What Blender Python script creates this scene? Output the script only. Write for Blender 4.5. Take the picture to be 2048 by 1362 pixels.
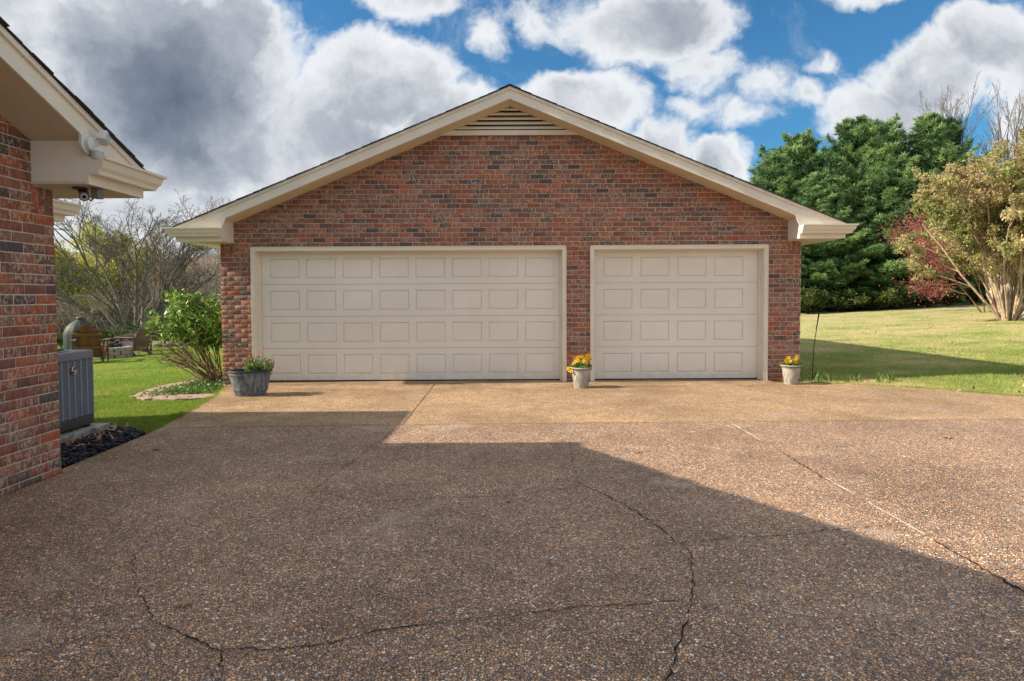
import bpy, bmesh, math, random
import numpy as np
from mathutils import Matrix, Vector
random.seed(7); rng = np.random.default_rng(11)
R = math.radians
sc = bpy.context.scene
for o in list(bpy.data.objects): bpy.data.objects.remove(o)
COL = sc.collection

# ------------------------------------------------------------------ camera, sky, sun, exposure
cd = bpy.data.cameras.new('camera'); cam = bpy.data.objects.new('camera', cd); COL.objects.link(cam)
cd.sensor_width = 36; cd.lens = 1250/2048*36; cd.shift_y = -0.02214; cd.clip_end = 3000; cd.clip_start = .05
cam.matrix_world = Matrix.Translation((0, 0, 1.4)) @ Matrix.Rotation(R(88), 4, 'X') @ Matrix.Rotation(R(-0.3), 4, 'Z')
sc.camera = cam
SUN_EL, SUN_A = R(33.5), R(4.5)
sd = bpy.data.lights.new('sun', 'SUN'); sun = bpy.data.objects.new('sun', sd); COL.objects.link(sun)
sd.energy = 5.0; sd.angle = R(0.55); sd.color = (1.0, .87, .70)
travel = Vector((math.cos(SUN_A)*math.cos(SUN_EL), math.sin(SUN_A)*math.cos(SUN_EL), -math.sin(SUN_EL)))
sun.rotation_euler = travel.to_track_quat('-Z', 'Y').to_euler(); sun.location = (-30, 0, 20)
vs = sc.view_settings; vs.view_transform = 'Standard'; vs.look = 'None'; vs.gamma = 1; vs.exposure = 0.76; vs.use_curve_mapping = False

class NT:
    """tiny node-graph helper"""
    def __init__(s, tree): s.t = tree; s.n = tree.nodes; s.l = tree.links
    def node(s, typ, **kw):
        n = s.n.new(typ)
        for k, v in kw.items(): setattr(n, k, v)
        return n
    def put(s, sock, v):
        if isinstance(v, (int, float)):
            if sock.type == 'RGBA': sock.default_value = (v, v, v, 1)
            elif sock.type == 'VECTOR': sock.default_value = (v, v, v)
            else: sock.default_value = v
        elif isinstance(v, (tuple, list)):
            sock.default_value = tuple(v) + ((1,) if sock.type == 'RGBA' and len(v) == 3 else ())
        else: s.l.new(v, sock)
    def m(s, op, a, b=0.0, c=0.0, clamp=False):
        n = s.node('ShaderNodeMath', operation=op, use_clamp=clamp)
        s.put(n.inputs[0], a); s.put(n.inputs[1], b); s.put(n.inputs[2], c); return n.outputs[0]
    def vm(s, op, a, b=(0, 0, 0)):
        n = s.node('ShaderNodeVectorMath', operation=op); s.put(n.inputs[0], a)
        if op == 'SCALE': s.put(n.inputs['Scale'], b)
        else: s.put(n.inputs[1], b)
        return n.outputs[0]
    def xyz(s, x, y, z):
        n = s.node('ShaderNodeCombineXYZ'); s.put(n.inputs[0], x); s.put(n.inputs[1], y); s.put(n.inputs[2], z); return n.outputs[0]
    def sep(s, v):
        n = s.node('ShaderNodeSeparateXYZ'); s.put(n.inputs[0], v); return n.outputs
    def noise(s, vec, scale, detail=4, rough=.55, dist=0, col=False):
        n = s.node('ShaderNodeTexNoise'); s.put(n.inputs['Vector'], vec); n.inputs['Scale'].default_value = scale
        n.inputs['Detail'].default_value = detail; n.inputs['Roughness'].default_value = rough; n.inputs['Distortion'].default_value = dist
        return n.outputs[1 if col else 0]
    def mix(s, f, a, b, mode='MIX'):
        n = s.node('ShaderNodeMix', data_type='RGBA', blend_type=mode)
        s.put(n.inputs[0], f); s.put(n.inputs[6], a); s.put(n.inputs[7], b); return n.outputs[2]
    def smooth(s, v, a, b, lo=0.0, hi=1.0):
        n = s.node('ShaderNodeMapRange', interpolation_type='SMOOTHSTEP')
        s.put(n.inputs[0], v); n.inputs[1].default_value = a; n.inputs[2].default_value = b
        n.inputs[3].default_value = lo; n.inputs[4].default_value = hi; return n.outputs[0]
    def ramp(s, v, stops, const=False):
        n = s.node('ShaderNodeValToRGB'); s.put(n.inputs[0], v); e = n.color_ramp.elements
        if const: n.color_ramp.interpolation = 'CONSTANT'
        while len(e) < len(stops): e.new(.5)
        for i, (p, c) in enumerate(stops): e[i].position = p; e[i].color = tuple(c) + (1,)
        return n.outputs[0]
    def wn(s, v, col=False):
        n = s.node('ShaderNodeTexWhiteNoise', noise_dimensions='1D'); s.put(n.inputs['W'], v); return n.outputs[1 if col else 0]

W = bpy.data.worlds.new('World'); sc.world = W; W.use_nodes = True; W.node_tree.nodes.clear()
def make_sky():
    t = NT(W.node_tree)
    sky = t.node('ShaderNodeTexSky', sky_type='NISHITA', sun_disc=False, sun_elevation=SUN_EL, sun_rotation=R(270), air_density=1.0, dust_density=.4, ozone_density=2.5)
    g = t.node('ShaderNodeNewGeometry'); d = t.vm('SCALE', g.outputs['Incoming'], -1.0)
    x, y, z = t.sep(d)
    yy = t.m('MAXIMUM', y, .05); u = t.m('DIVIDE', x, yy); v = t.m('DIVIDE', z, yy)
    uv = t.xyz(u, v, 0)
    w1 = t.vm('SCALE', t.vm('SUBTRACT', t.noise(uv, 3.2, 5, .6, col=True), (.5, .5, .5)), .16)
    uw = t.vm('ADD', uv, w1); U, V, _ = t.sep(uw)
    P = lambda px, py: ((px-1024)/1250, (592-py)/1250)
    def blobs(lst, U, V):
        acc = None
        for px, py, rx, ry, w in lst:
            cu, cv = P(px, py)
            a = t.m('MULTIPLY', t.m('SUBTRACT', U, cu), 1250/rx); b = t.m('MULTIPLY', t.m('SUBTRACT', V, cv), 1250/ry)
            r = t.m('SQRT', t.m('ADD', t.m('MULTIPLY', a, a), t.m('MULTIPLY', b, b)))
            q = t.m('MULTIPLY', t.m('SUBTRACT', 1.0, r), w)
            acc = q if acc is None else t.m('SMOOTH_MAX', acc, q, .08)
        return acc
    cl = [(180, 170, 470, 330, 1.6), (450, 90, 140, 120, 1.2), (760, 190, 190, 125, 1.5), (900, 270, 150, 110, 1.1), (640, 330, 260, 150, 1.2),
          (300, 350, 480, 70, .9), (830, 5, 120, 50, .8), (975, 75, 55, 75, .45), (1290, 60, 200, 95, 1.05), (1400, 150, 80, 60, .5), (1080, 45, 50, 55, .3),
          (1170, 225, 160, 80, 1.25), (1060, 250, 150, 70, 1.0), (1300, 310, 110, 80, .7), (1390, 232, 75, 22, .3), (1450, 335, 70, 60, 1.3),
          (1605, 205, 60, 30, .42), (1525, 190, 55, 45, .3), (1640, 145, 40, 22, .3), (1500, 245, 60, 20, .25), (1850, 160, 140, 105, 1.5), (1750, 235, 150, 75, 1.3), (1970, 110, 130, 90, 1.1), (2100, 190, 150, 160, 1.1),
          (1740, -15, 160, 35, .5), (420, 430, 520, 90, .9)]
    B = blobs(cl, U, V)
    n1 = t.m('SUBTRACT', t.noise(uw, 6.5, 12, .66), .5); n2 = t.m('SUBTRACT', t.noise(uw, 2.6, 3, .5), .5)
    D = t.m('ADD', t.m('ADD', B, t.m('MULTIPLY', n1, 1.5)), t.m('MULTIPLY', n2, .55))
    # unseen wider sky: fuller, whiter cumulus than in view, added to lift ambient light
    pl = t.vm('SCALE', d, 1.0); zz = t.m('ADD', t.m('MAXIMUM', z, 0.0), .18)
    gp = t.xyz(t.m('DIVIDE', x, zz), t.m('DIVIDE', y, zz), 3.7)
    gn = t.m('SUBTRACT', t.noise(gp, 1.1, 8, .58), .48); Dg = t.m('ADD', t.m('MULTIPLY', gn, 3.2), .28)
    inside = t.m('MULTIPLY', t.m('MULTIPLY', t.smooth(y, .15, .4), t.smooth(t.m('ABSOLUTE', u), 1.25, .95)), t.smooth(v, .72, .54))
    D = t.m('ADD', t.m('MULTIPLY', D, inside), t.m('MULTIPLY', Dg, t.m('SUBTRACT', 1.0, inside)))
    D = t.m('ADD', D, t.smooth(z, .17, .02, 0, .75)); veil = t.m('MULTIPLY', t.smooth(t.noise(uw, 4.5, 8, .7, .8), .50, .78, 0, .5), t.smooth(D, -.9, .1)); alpha = t.m('MAXIMUM', t.smooth(D, -.08, .34), veil)
    # cloud body: bright rims and tops, grey thick cores
    dk = blobs([(370, 190, 250, 230, 1.0), (420, 290, 170, 110, .8), (240, 120, 150, 110, .5), (1320, 40, 150, 90, .32), (1300, 330, 170, 80, .42), (1150, 330, 150, 70, .4), (830, 300, 130, 160, .42), (700, 300, 130, 100, .35), (1880, 230, 150, 90, .3)], t.m('ADD', U, t.m('MULTIPLY', n2, .08)), V)
    dkin = t.m('MULTIPLY', t.m('MAXIMUM', dk, 0.0), inside)
    gen = t.m('MULTIPLY', t.smooth(Dg, .25, 1.3), t.m('MULTIPLY', t.m('SUBTRACT', 1.0, inside), .3))
    n3 = t.m('ADD', t.m('MULTIPLY', t.noise(uw, 9, 8, .62), .6), t.m('MULTIPLY', t.noise(uv, 3.1, 5, .6, 1.2), .4))
    dark = t.m('ADD', t.m('ADD', t.m('MULTIPLY', dkin, .78), gen), t.m('MULTIPLY', t.m('SUBTRACT', .60, n3), 1.35), clamp=True)
    dark = t.m('MULTIPLY', dark, t.smooth(D, .15, .7))
    ccol = t.ramp(dark, [(0, (.54, .552, .565)), (.12, (.435, .448, .468)), (.3, (.285, .302, .335)), (.62, (.135, .155, .195)), (1, (.058, .075, .110))])
    blue = t.mix(1.0, sky.outputs[0], (.030, .064, .079), 'MULTIPLY')
    thin = t.m('MULTIPLY', alpha, .97)
    skyc = t.mix(thin, blue, ccol)
    bg = t.node('ShaderNodeBackground'); t.put(bg.inputs[0], skyc); bg.inputs[1].default_value = 1.0
    out = t.node('ShaderNodeOutputWorld'); t.l.new(bg.outputs[0], out.inputs[0])
make_sky()
W.cycles.sampling_method = 'MANUAL'; W.cycles.sample_map_resolution = 512

# ------------------------------------------------------------------ helpers
def tag(o, label=None, cat=None, group=None, kind=None):
    if label: o['label'] = label
    if cat: o['category'] = cat
    if group: o['group'] = group
    if kind: o['kind'] = kind
    return o
def empty(name, loc=(0, 0, 0), rz=0):
    o = bpy.data.objects.new(name, None); COL.objects.link(o); o.location = loc; o.rotation_euler = (0, 0, rz); o.empty_display_size = .2; return o
def link(name, me, parent=None):
    o = bpy.data.objects.new(name, me); COL.objects.link(o)
    if parent: o.parent = parent
    return o
class MB:
    def __init__(s): s.v = []; s.f = []
    def add(s, vs_, fs):
        k = len(s.v); s.v += [tuple(v) for v in vs_]; s.f += [tuple(i+k for i in f) for f in fs]; return s
    def box(s, x0, x1, y0, y1, z0, z1):
        if x0 > x1: x0, x1 = x1, x0
        return s.add([(x0, y0, z0), (x1, y0, z0), (x1, y1, z0), (x0, y1, z0), (x0, y0, z1), (x1, y0, z1), (x1, y1, z1), (x0, y1, z1)],
                     [(0, 3, 2, 1), (4, 5, 6, 7), (0, 1, 5, 4), (1, 2, 6, 5), (2, 3, 7, 6), (3, 0, 4, 7)])
    def obox(s, c, size, mat):
        h = [q/2 for q in size]; vs_ = []
        for sx, sy, sz in [(-1, -1, -1), (1, -1, -1), (1, 1, -1), (-1, 1, -1), (-1, -1, 1), (1, -1, 1), (1, 1, 1), (-1, 1, 1)]:
            vs_.append(Vector(c) + mat @ Vector((sx*h[0], sy*h[1], sz*h[2])))
        return s.add(vs_, [(0, 3, 2, 1), (4, 5, 6, 7), (0, 1, 5, 4), (1, 2, 6, 5), (2, 3, 7, 6), (3, 0, 4, 7)])
    def prism_xz(s, poly, y0, y1):
        """poly in (x,z), extruded in y"""
        n = len(poly); k = len(s.v)
        s.v += [(x, y0, z) for x, z in poly] + [(x, y1, z) for x, z in poly]
        s.f += [tuple(k+i for i in range(n)), tuple(k+n+i for i in reversed(range(n)))]
        s.f += [(k+(i+1) % n, k+i, k+n+i, k+n+(i+1) % n) for i in range(n)]; return s
    def prism_xy(s, poly, z0, z1):
        n = len(poly); k = len(s.v)
        s.v += [(x, y, z0) for x, y in poly] + [(x, y, z1) for x, y in poly]
        s.f += [tuple(k+i for i in reversed(range(n))), tuple(k+n+i for i in range(n))]
        s.f += [(k+i, k+(i+1) % n, k+n+(i+1) % n, k+n+i) for i in range(n)]; return s
    def lathe(s, prof, n=24, c=(0, 0, 0), sx=1, sy=1, mod=None):
        k = len(s.v)
        for r, z in prof:
            for i in range(n):
                a = 2*math.pi*i/n; rr = r*(mod(i, z) if mod else 1)
                s.v.append((c[0]+rr*math.cos(a)*sx, c[1]+rr*math.sin(a)*sy, c[2]+z))
        for j in range(len(prof)-1):
            for i in range(n):
                a, b = k+j*n+i, k+j*n+(i+1) % n; s.f.append((a, b, b+n, a+n))
        return s
    def tube(s, pts, rad, n=8, cap=True):
        k = len(s.v); pts = [Vector(p) for p in pts]
        rad = rad if isinstance(rad, (list, tuple)) else [rad]*len(pts)
        for i, p in enumerate(pts):
            t = (pts[min(i+1, len(pts)-1)] - pts[max(i-1, 0)]).normalized()
            a = Vector((0, 0, 1)) if abs(t.z) < .9 else Vector((1, 0, 0)); e1 = t.cross(a).normalized(); e2 = t.cross(e1)
            for j in range(n):
                th = 2*math.pi*j/n; q = p + (e1*math.cos(th) + e2*math.sin(th))*rad[i]; s.v.append(tuple(q))
        for i in range(len(pts)-1):
            for j in range(n):
                a, b = k+i*n+j, k+i*n+(j+1) % n; s.f.append((a, b, b+n, a+n))
        if cap: s.f.append(tuple(k+j for j in reversed(range(n)))); s.f.append(tuple(k+(len(pts)-1)*n+j for j in range(n)))
        return s
    def sweep(s, prof, path, cap=True):
        """prof (out,z) swept along an xy path with mitred corners; out = right-hand side of travel"""
        k = len(s.v); n = len(prof); P = [Vector((p[0], p[1])) for p in path]; z0 = path[0][2]
        for i, p in enumerate(P):
            d1 = (P[i]-P[i-1]).normalized() if i else None; d2 = (P[i+1]-P[i]).normalized() if i < len(P)-1 else None
            d1 = d1 or d2; d2 = d2 or d1
            n1 = Vector((d1.y, -d1.x)); n2 = Vector((d2.y, -d2.x)); m = (n1+n2); m = m/(m.dot(n1))
            for a, z in prof: q = p + m*a; s.v.append((q.x, q.y, z0+z))
        for i in range(len(P)-1):
            for j in range(n):
                a, b = k+i*n+j, k+i*n+(j+1) % n; s.f.append((a, b, b+n, a+n))
        if cap: s.f.append(tuple(k+j for j in reversed(range(n)))); s.f.append(tuple(k+(len(P)-1)*n+j for j in range(n)))
        return s
    def mesh(s, name, mat, smooth=False, bevel=0):
        me = bpy.data.meshes.new(name); me.from_pydata(s.v, [], s.f); me.materials.append(mat)
        bm = bmesh.new(); bm.from_mesh(me)
        if bevel:
            bmesh.ops.remove_doubles(bm, verts=bm.verts, dist=1e-5)
            es = [e for e in bm.edges if len(e.link_faces) == 2 and e.calc_face_angle(0) > .5]
            bmesh.ops.bevel(bm, geom=es, offset=bevel, segments=2, profile=.6, affect='EDGES', clamp_overlap=True)
        bmesh.ops.recalc_face_normals(bm, faces=bm.faces); bm.to_mesh(me); bm.free()
        if smooth:
            me.polygons.foreach_set('use_smooth', [True]*len(me.polygons))
            try: me.set_sharp_from_angle(angle=R(40))
            except Exception: pass
        me.update(); return me
    def build(s, name, mat, parent=None, smooth=False, bevel=0): return link(name, s.mesh(name, mat, smooth, bevel), parent)

def np_mesh(name, V, F, mat, rnd=None, smooth=False):
    """V (n,3), F (m,k) same-size faces"""
    me = bpy.data.meshes.new(name); V = np.asarray(V, np.float32); F = np.asarray(F, np.int32); m, k = F.shape
    me.vertices.add(len(V)); me.vertices.foreach_set('co', V.ravel())
    me.loops.add(m*k); me.loops.foreach_set('vertex_index', F.ravel())
    me.polygons.add(m); me.polygons.foreach_set('loop_start', np.arange(0, m*k, k, dtype=np.int32))
    try: me.polygons.foreach_set('loop_total', np.full(m, k, np.int32))
    except Exception: pass
    if smooth: me.polygons.foreach_set('use_smooth', np.ones(m, bool))
    if rnd is not None:
        a = me.attributes.new('rnd', 'FLOAT', 'FACE'); a.data.foreach_set('value', np.asarray(rnd, np.float32))
    me.materials.append(mat); me.update(calc_edges=True); me.validate(); return me
def merge(parts):
    """[(V,F,rnd)] -> one"""
    Vs, Fs, Rs = [], [], []; k = 0
    for V, F, r in parts: Vs.append(V); Fs.append(F+k); Rs.append(r); k += len(V)
    return np.concatenate(Vs), np.concatenate(Fs), np.concatenate(Rs)
def norm(a): return a/np.maximum(np.linalg.norm(a, axis=-1, keepdims=True), 1e-9)

def tubes_np(polys, r0, r1, sides=3):
    """polys (T,n,3)"""
    P = np.asarray(polys); T, n, _ = P.shape; r0 = np.asarray(r0); r1 = np.asarray(r1)
    tan = np.empty_like(P); tan[:, 1:-1] = P[:, 2:]-P[:, :-2]; tan[:, 0] = P[:, 1]-P[:, 0]; tan[:, -1] = P[:, -1]-P[:, -2]; tan = norm(tan)
    ref = np.where(np.abs(tan[..., 2:3]) < .9, np.array([0, 0, 1.]), np.array([1., 0, 0])); ref = np.repeat(ref[:, :1], n, 1)
    e1 = norm(np.cross(tan, ref)); e2 = np.cross(tan, e1)
    rad = r0[:, None] + (r1-r0)[:, None]*np.linspace(0, 1, n)[None]
    th = np.arange(sides)*2*np.pi/sides
    ring = P[:, :, None] + rad[:, :, None, None]*(e1[:, :, None]*np.cos(th)[None, None, :, None] + e2[:, :, None]*np.sin(th)[None, None, :, None])
    V = ring.reshape(-1, 3); base = (np.arange(T)*n*sides)[:, None, None]
    i = np.arange(n-1)[None, :, None]*sides; j = np.arange(sides)[None, None]; j2 = (j+1) % sides
    F = np.stack(np.broadcast_arrays(base+i+j, base+i+j2, base+i+sides+j2, base+i+sides+j), -1).reshape(-1, 4)
    return V, F, np.repeat(rng.random(T), (n-1)*sides)
def leaves_np(P, L, Wd, up=.5, dirs=None, fold=.0, rnd=None):
    """diamond leaves, one quad each"""
    N = len(P); a = norm(rng.normal(size=(N, 3)) + (dirs if dirs is not None else 0)); b = rng.normal(size=(N, 3)); b[:, 2] += up*0
    nrm = norm(np.cross(a, b) + np.array([0, 0, up])); w = norm(np.cross(nrm, a))
    L = (L*rng.uniform(.6, 1.25, N))[:, None]; Wd = (Wd*rng.uniform(.7, 1.2, N))[:, None]
    V = np.stack([P, P+a*L*.45+w*Wd*.5, P+a*L, P+a*L*.45-w*Wd*.5], 1)
    V[:, 1] -= np.array([0, 0, 1])*fold*Wd; V[:, 2] -= np.array([0, 0, 1])*fold*L
    return V.reshape(-1, 3), np.arange(N*4).reshape(N, 4), (rng.random(N) if rnd is None else rnd)

def grow(base, d0, length, r, levels, nch, spread, lenf, radf=.6, curl=.15, grav=.0, start=.25, npt=5, seed=0):
    """recursive branches; returns list per level of (polys, r0, r1)"""
    g = np.random.default_rng(seed); out = []
    cur = [(np.array(base, float), norm(np.array(d0, float)), length, r)]
    for lv in range(levels):
        polys, ra, rb, nxt = [], [], [], []
        for p, d, L, rr in cur:
            pts = [p]; dd = d.copy(); step = L/(npt-1)
            for i in range(npt-1):
                dd = norm(dd + g.normal(size=3)*curl + np.array([0, 0, grav])); pts.append(pts[-1]+dd*step)
            pts = np.array(pts); polys.append(pts); ra.append(rr); rb.append(rr*(.45 if lv < levels-1 else .25))
            if lv < levels-1:
                k = nch[lv]
                for c in range(k):
                    t = start + (1-start)*(c+g.random())/k; q = t*(npt-1); i = min(int(q), npt-2); f = q-i
                    pp = pts[i]*(1-f)+pts[i+1]*f; td = norm(pts[i+1]-pts[i])
                    s_ = g.normal(size=3); s_ -= td*s_.dot(td); s_ = norm(s_)
                    nd = norm(td + s_*spread[lv]*g.uniform(.6, 1.3))
                    nxt.append((pp, nd, L*lenf[lv]*g.uniform(.6, 1.15)*(1-.35*t), rr*radf*(1-.35*t)))
        out.append((np.array(polys), np.array(ra), np.array(rb))); cur = nxt
    return out
def wood(levels, sides=(6, 5, 4, 3, 3, 3)):
    return merge([tubes_np(p, a, b, s) for (p, a, b), s in zip(levels, sides)])

# ------------------------------------------------------------------ materials
def mat(name, fn, rough=.6, spec=.3):
    m = bpy.data.materials.new(name); m.use_nodes = True; t = NT(m.node_tree); b = m.node_tree.nodes['Principled BSDF']
    b.inputs['Roughness'].default_value = rough; b.inputs['Specular IOR Level'].default_value = spec
    fn(t, b); return m
def bump(t, b, h, dist, strength=1.0):
    n = t.node('ShaderNodeBump'); n.inputs['Strength'].default_value = strength; n.inputs['Distance'].default_value = dist
    t.put(n.inputs['Height'], h); t.l.new(n.outputs[0], b.inputs['Normal'])
def pos(t): return t.node('ShaderNodeNewGeometry').outputs['Position']
def plain(name, c, rough=.6, spec=.3, var=.12, scale=6, metal=0, bmp=0, dirt=None):
    def f(t, b):
        p = pos(t); n = t.noise(p, scale, 5, .6); col = t.mix(t.smooth(n, .3, .7), tuple(q*(1-var) for q in c), tuple(min(1, q*(1+var)) for q in c))
        if dirt: col = t.mix(t.smooth(t.noise(p, dirt[1], 6, .7), dirt[2], dirt[2]+.12), col, dirt[0])
        t.put(b.inputs['Base Color'], col); b.inputs['Metallic'].default_value = metal
        if bmp: bump(t, b, t.noise(p, 120, 3), bmp)
    return mat(name, f, rough, spec)
def rndv(t):
    a = t.node('ShaderNodeAttribute', attribute_name='rnd'); o = t.node('ShaderNodeObjectInfo')
    return t.m('FRACT', t.m('ADD', a.outputs['Fac'], t.m('MULTIPLY', o.outputs['Random'], 3.17)))
def brick_fn(t, b):
    r = rndv(t); r2 = t.wn(t.m('MULTIPLY', r, 91.3)); r3 = t.wn(t.m('MULTIPLY', r, 57.7))
    p = pos(t); x, y, z = t.sep(p); al = t.m('ADD', x, y)
    base = t.ramp(r, [(0, (.38, .125, .075)), (.13, (.28, .11, .078)), (.33, (.31, .145, .11)), (.52, (.23, .11, .09)), (.68, (.25, .145, .125)), (.82, (.165, .105, .10)), (.92, (.10, .088, .098))], True)
    v1 = t.xyz(t.m('ADD', t.m('MULTIPLY', al, 15), t.m('MULTIPLY', r, 300)), t.m('MULTIPLY', z, 3), 0)
    band = t.smooth(t.noise(v1, 1.0, 2, .5), .47, .60)
    base = t.mix(t.m('MULTIPLY', band, t.smooth(r2, .35, .8, 0, .6)), base, (.12, .08, .078))
    v3 = t.xyz(t.m('MULTIPLY', al, 40), t.m('ADD', t.m('MULTIPLY', z, 22), t.m('MULTIPLY', r, 50)), r)
    sm = t.smooth(t.noise(v3, 1.0, 5, .62, .6), .47, .60)
    base = t.mix(t.m('MULTIPLY', sm, t.smooth(r3, .12, .65, .1, .78)), base, (.50, .40, .33))
    base = t.mix(1.0, base, (1.10, 1.0, .90), 'MULTIPLY')
    fine = t.noise(p, 160, 3, .6); base = t.mix(t.smooth(fine, .3, .75, 0, .35), base, t.mix(1.0, base, (.45, .42, .42), 'MULTIPLY'))
    t.put(b.inputs['Base Color'], base); bump(t, b, t.noise(p, 130, 4, .7), .004, .7)
M = {}
M['brick'] = mat('brick_clay', brick_fn, .85, .15)
M['mortar'] = plain('mortar', (.56, .50, .43), .95, .1, .18, 40, bmp=.002)
M['trim'] = plain('cream_trim_paint', (.77, .71, .61), .5, .35, .05, 3, dirt=((.45, .39, .31), 7, .63))
M['gutter'] = plain('cream_gutter_enamel', (.76, .695, .58), .35, .45, .03, 2)
M['soffit'] = plain('soffit_paint_bounce_tinted', (.66, .56, .43), .7, .2, .06, 3)  # browner than the trim: warm bounce light put into the colour
def door_fn(t, b):
    p = pos(t); x, y, z = t.sep(p)
    n = t.noise(t.xyz(t.m('MULTIPLY', x, 3), y, t.m('MULTIPLY', z, 60)), 1.0, 4, .6)
    c = t.mix(t.smooth(t.noise(p, 1.3, 4), .3, .7), (.77, .735, .665), (.83, .795, .725))
    c = t.mix(t.smooth(t.noise(p, 4, 7, .75), .66, .74, 0, .5), c, (.42, .36, .29))
    low = t.m('MULTIPLY', t.smooth(z, .35, 0), t.smooth(t.noise(p, 9, 5, .7), .35, .7)); c = t.mix(t.m('MULTIPLY', low, .25), c, (.38, .30, .22))
    t.put(b.inputs['Base Color'], c); bump(t, b, n, .0012, .5)
M['door'] = mat('garage_door_paint', door_fn, .55, .35)
M['black'] = plain('black_rubber', (.02, .02, .02), .8, .2)
def shingle_fn(t, b):
    p = pos(t); n = t.noise(p, 300, 2); c = t.mix(n, (.02, .021, .026), (.07, .07, .08)); t.put(b.inputs['Base Color'], c); bump(t, b, n, .003)
M['shingle'] = mat('asphalt_shingle', shingle_fn, .9, .2)

def pebble_fn(tone, dull):
    def f(t, b):
        p = pos(t); x, y, z = t.sep(p); q0 = t.xyz(x, y, 0)
        q = t.vm('ADD', q0, t.vm('SCALE', t.vm('SUBTRACT', t.noise(q0, 45, 2, .5, col=True), (.5, .5, .5)), .012))
        v = t.node('ShaderNodeTexVoronoi', feature='F1'); t.put(v.inputs['Vector'], q); v.inputs['Scale'].default_value = 78; v.inputs['Randomness'].default_value = .95
        e = t.node('ShaderNodeTexVoronoi', feature='DISTANCE_TO_EDGE'); t.put(e.inputs['Vector'], q); e.inputs['Scale'].default_value = 78; e.inputs['Randomness'].default_value = .95
        cr, cg, cb = t.sep(v.outputs['Color'])
        if tone == 0: st = [(0, (0.515, 0.338, 0.209)), (.2, (0.343, 0.223, 0.147)), (.38, (0.652, 0.462, 0.295)), (.52, (0.412, 0.289, 0.209)), (.66, (0.275, 0.223, 0.202)), (.76, (0.618, 0.38, 0.225)), (.86, (0.197, 0.173, 0.171)), (.93, (0.85, 0.726, 0.558)), (.975, (0.515, 0.544, 0.589))]
        else: st = [(0, (0.68, 0.478, 0.267)), (.2, (0.503, 0.319, 0.162)), (.38, (0.799, 0.594, 0.366)), (.55, (0.577, 0.392, 0.225)), (.7, (0.385, 0.275, 0.183)), (.8, (0.828, 0.58, 0.309)), (.9, (0.85, 0.783, 0.591)), (.96, (0.562, 0.478, 0.422))]
        peb = t.ramp(cr, st, True)
        gap = t.smooth(e.outputs[0], .03, .15)
        col = t.mix(gap, (.062, .052, .046) if tone == 0 else (.20, .14, .085), peb)
        big = t.noise(q0, .8, 6, .62); col = t.mix(1.0, col, t.ramp(big, [(.28, (.66, .64, .62)), (.5, (.95, .95, .95)), (.72, (1.2, 1.18, 1.14))]), 'MULTIPLY')
        med = t.noise(q0, 5.5, 5, .7); col = t.mix(1.0, col, t.ramp(med, [(.3, (.80, .79, .79)), (.6, (1.05, 1.05, 1.04))]), 'MULTIPLY')
        oil = t.smooth(t.noise(q0, .62, 3, .5, .4), .60, .72, 0, .42); col = t.mix(oil, col, t.mix(1.0, col, (.50, .49, .50), 'MULTIPLY'))
        spots = t.smooth(t.noise(q0, 2.6, 2, .5), .70, .76, 0, .5); col = t.mix(spots, col, t.mix(1.0, col, (.42, .41, .42), 'MULTIPLY'))
        worn = t.smooth(t.noise(t.vm('ADD', q0, (7.3, 2.1, 0)), 1.1, 6, .7), .56, .70, 0, .35); col = t.mix(worn, col, (.48, .42, .36))
        # mossy tint with painted vignette darkening beside house wall; patchy darker tone near doors
        moss = t.m('MULTIPLY', t.smooth(x, -1.9, -3.5), t.smooth(t.noise(q0, 1.7, 5, .6), .35, .65)); col = t.mix(t.m('MULTIPLY', moss, .55), col, t.mix(1.0, col, (.62, .60, .42), 'MULTIPLY'))
        st2 = t.m('MULTIPLY', t.smooth(y, 8.6, 9.6), t.smooth(t.noise(t.xyz(t.m('MULTIPLY', x, .7), t.m('MULTIPLY', y, 2.2), 0), 1.2, 5, .6), .42, .6)); col = t.mix(t.m('MULTIPLY', st2, .5), col, t.mix(1.0, col, (.55, .52, .48), 'MULTIPLY'))
        col = t.mix(1.0, col, (1.50, 1.38, 1.31) if tone == 0 else (1.10, 1.05, 1.06), 'MULTIPLY')
        t.put(b.inputs['Base Color'], col)
        h = t.m('ADD', t.m('MULTIPLY', t.smooth(e.outputs[0], 0, .3), 1.0), t.m('MULTIPLY', cg, .7)); bump(t, b, h, .0055, .85)
    return f
M['peb_dark'] = mat('exposed_aggregate', pebble_fn(0, 0), .62, .35)
M['peb_light'] = mat('exposed_aggregate_apron', pebble_fn(1, 0), .7, .25)
M['joint'] = plain('joint_grime', (.035, .03, .026), .95, .1)
M['crack'] = plain('crack_fill_grit', (.028, .024, .022), .95, .05, .4, 80)  # dark tar-toned fill of the cracks
M['caulk'] = plain('joint_sealant', (.55, .48, .40), .8, .2, .2, 30)

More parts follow.
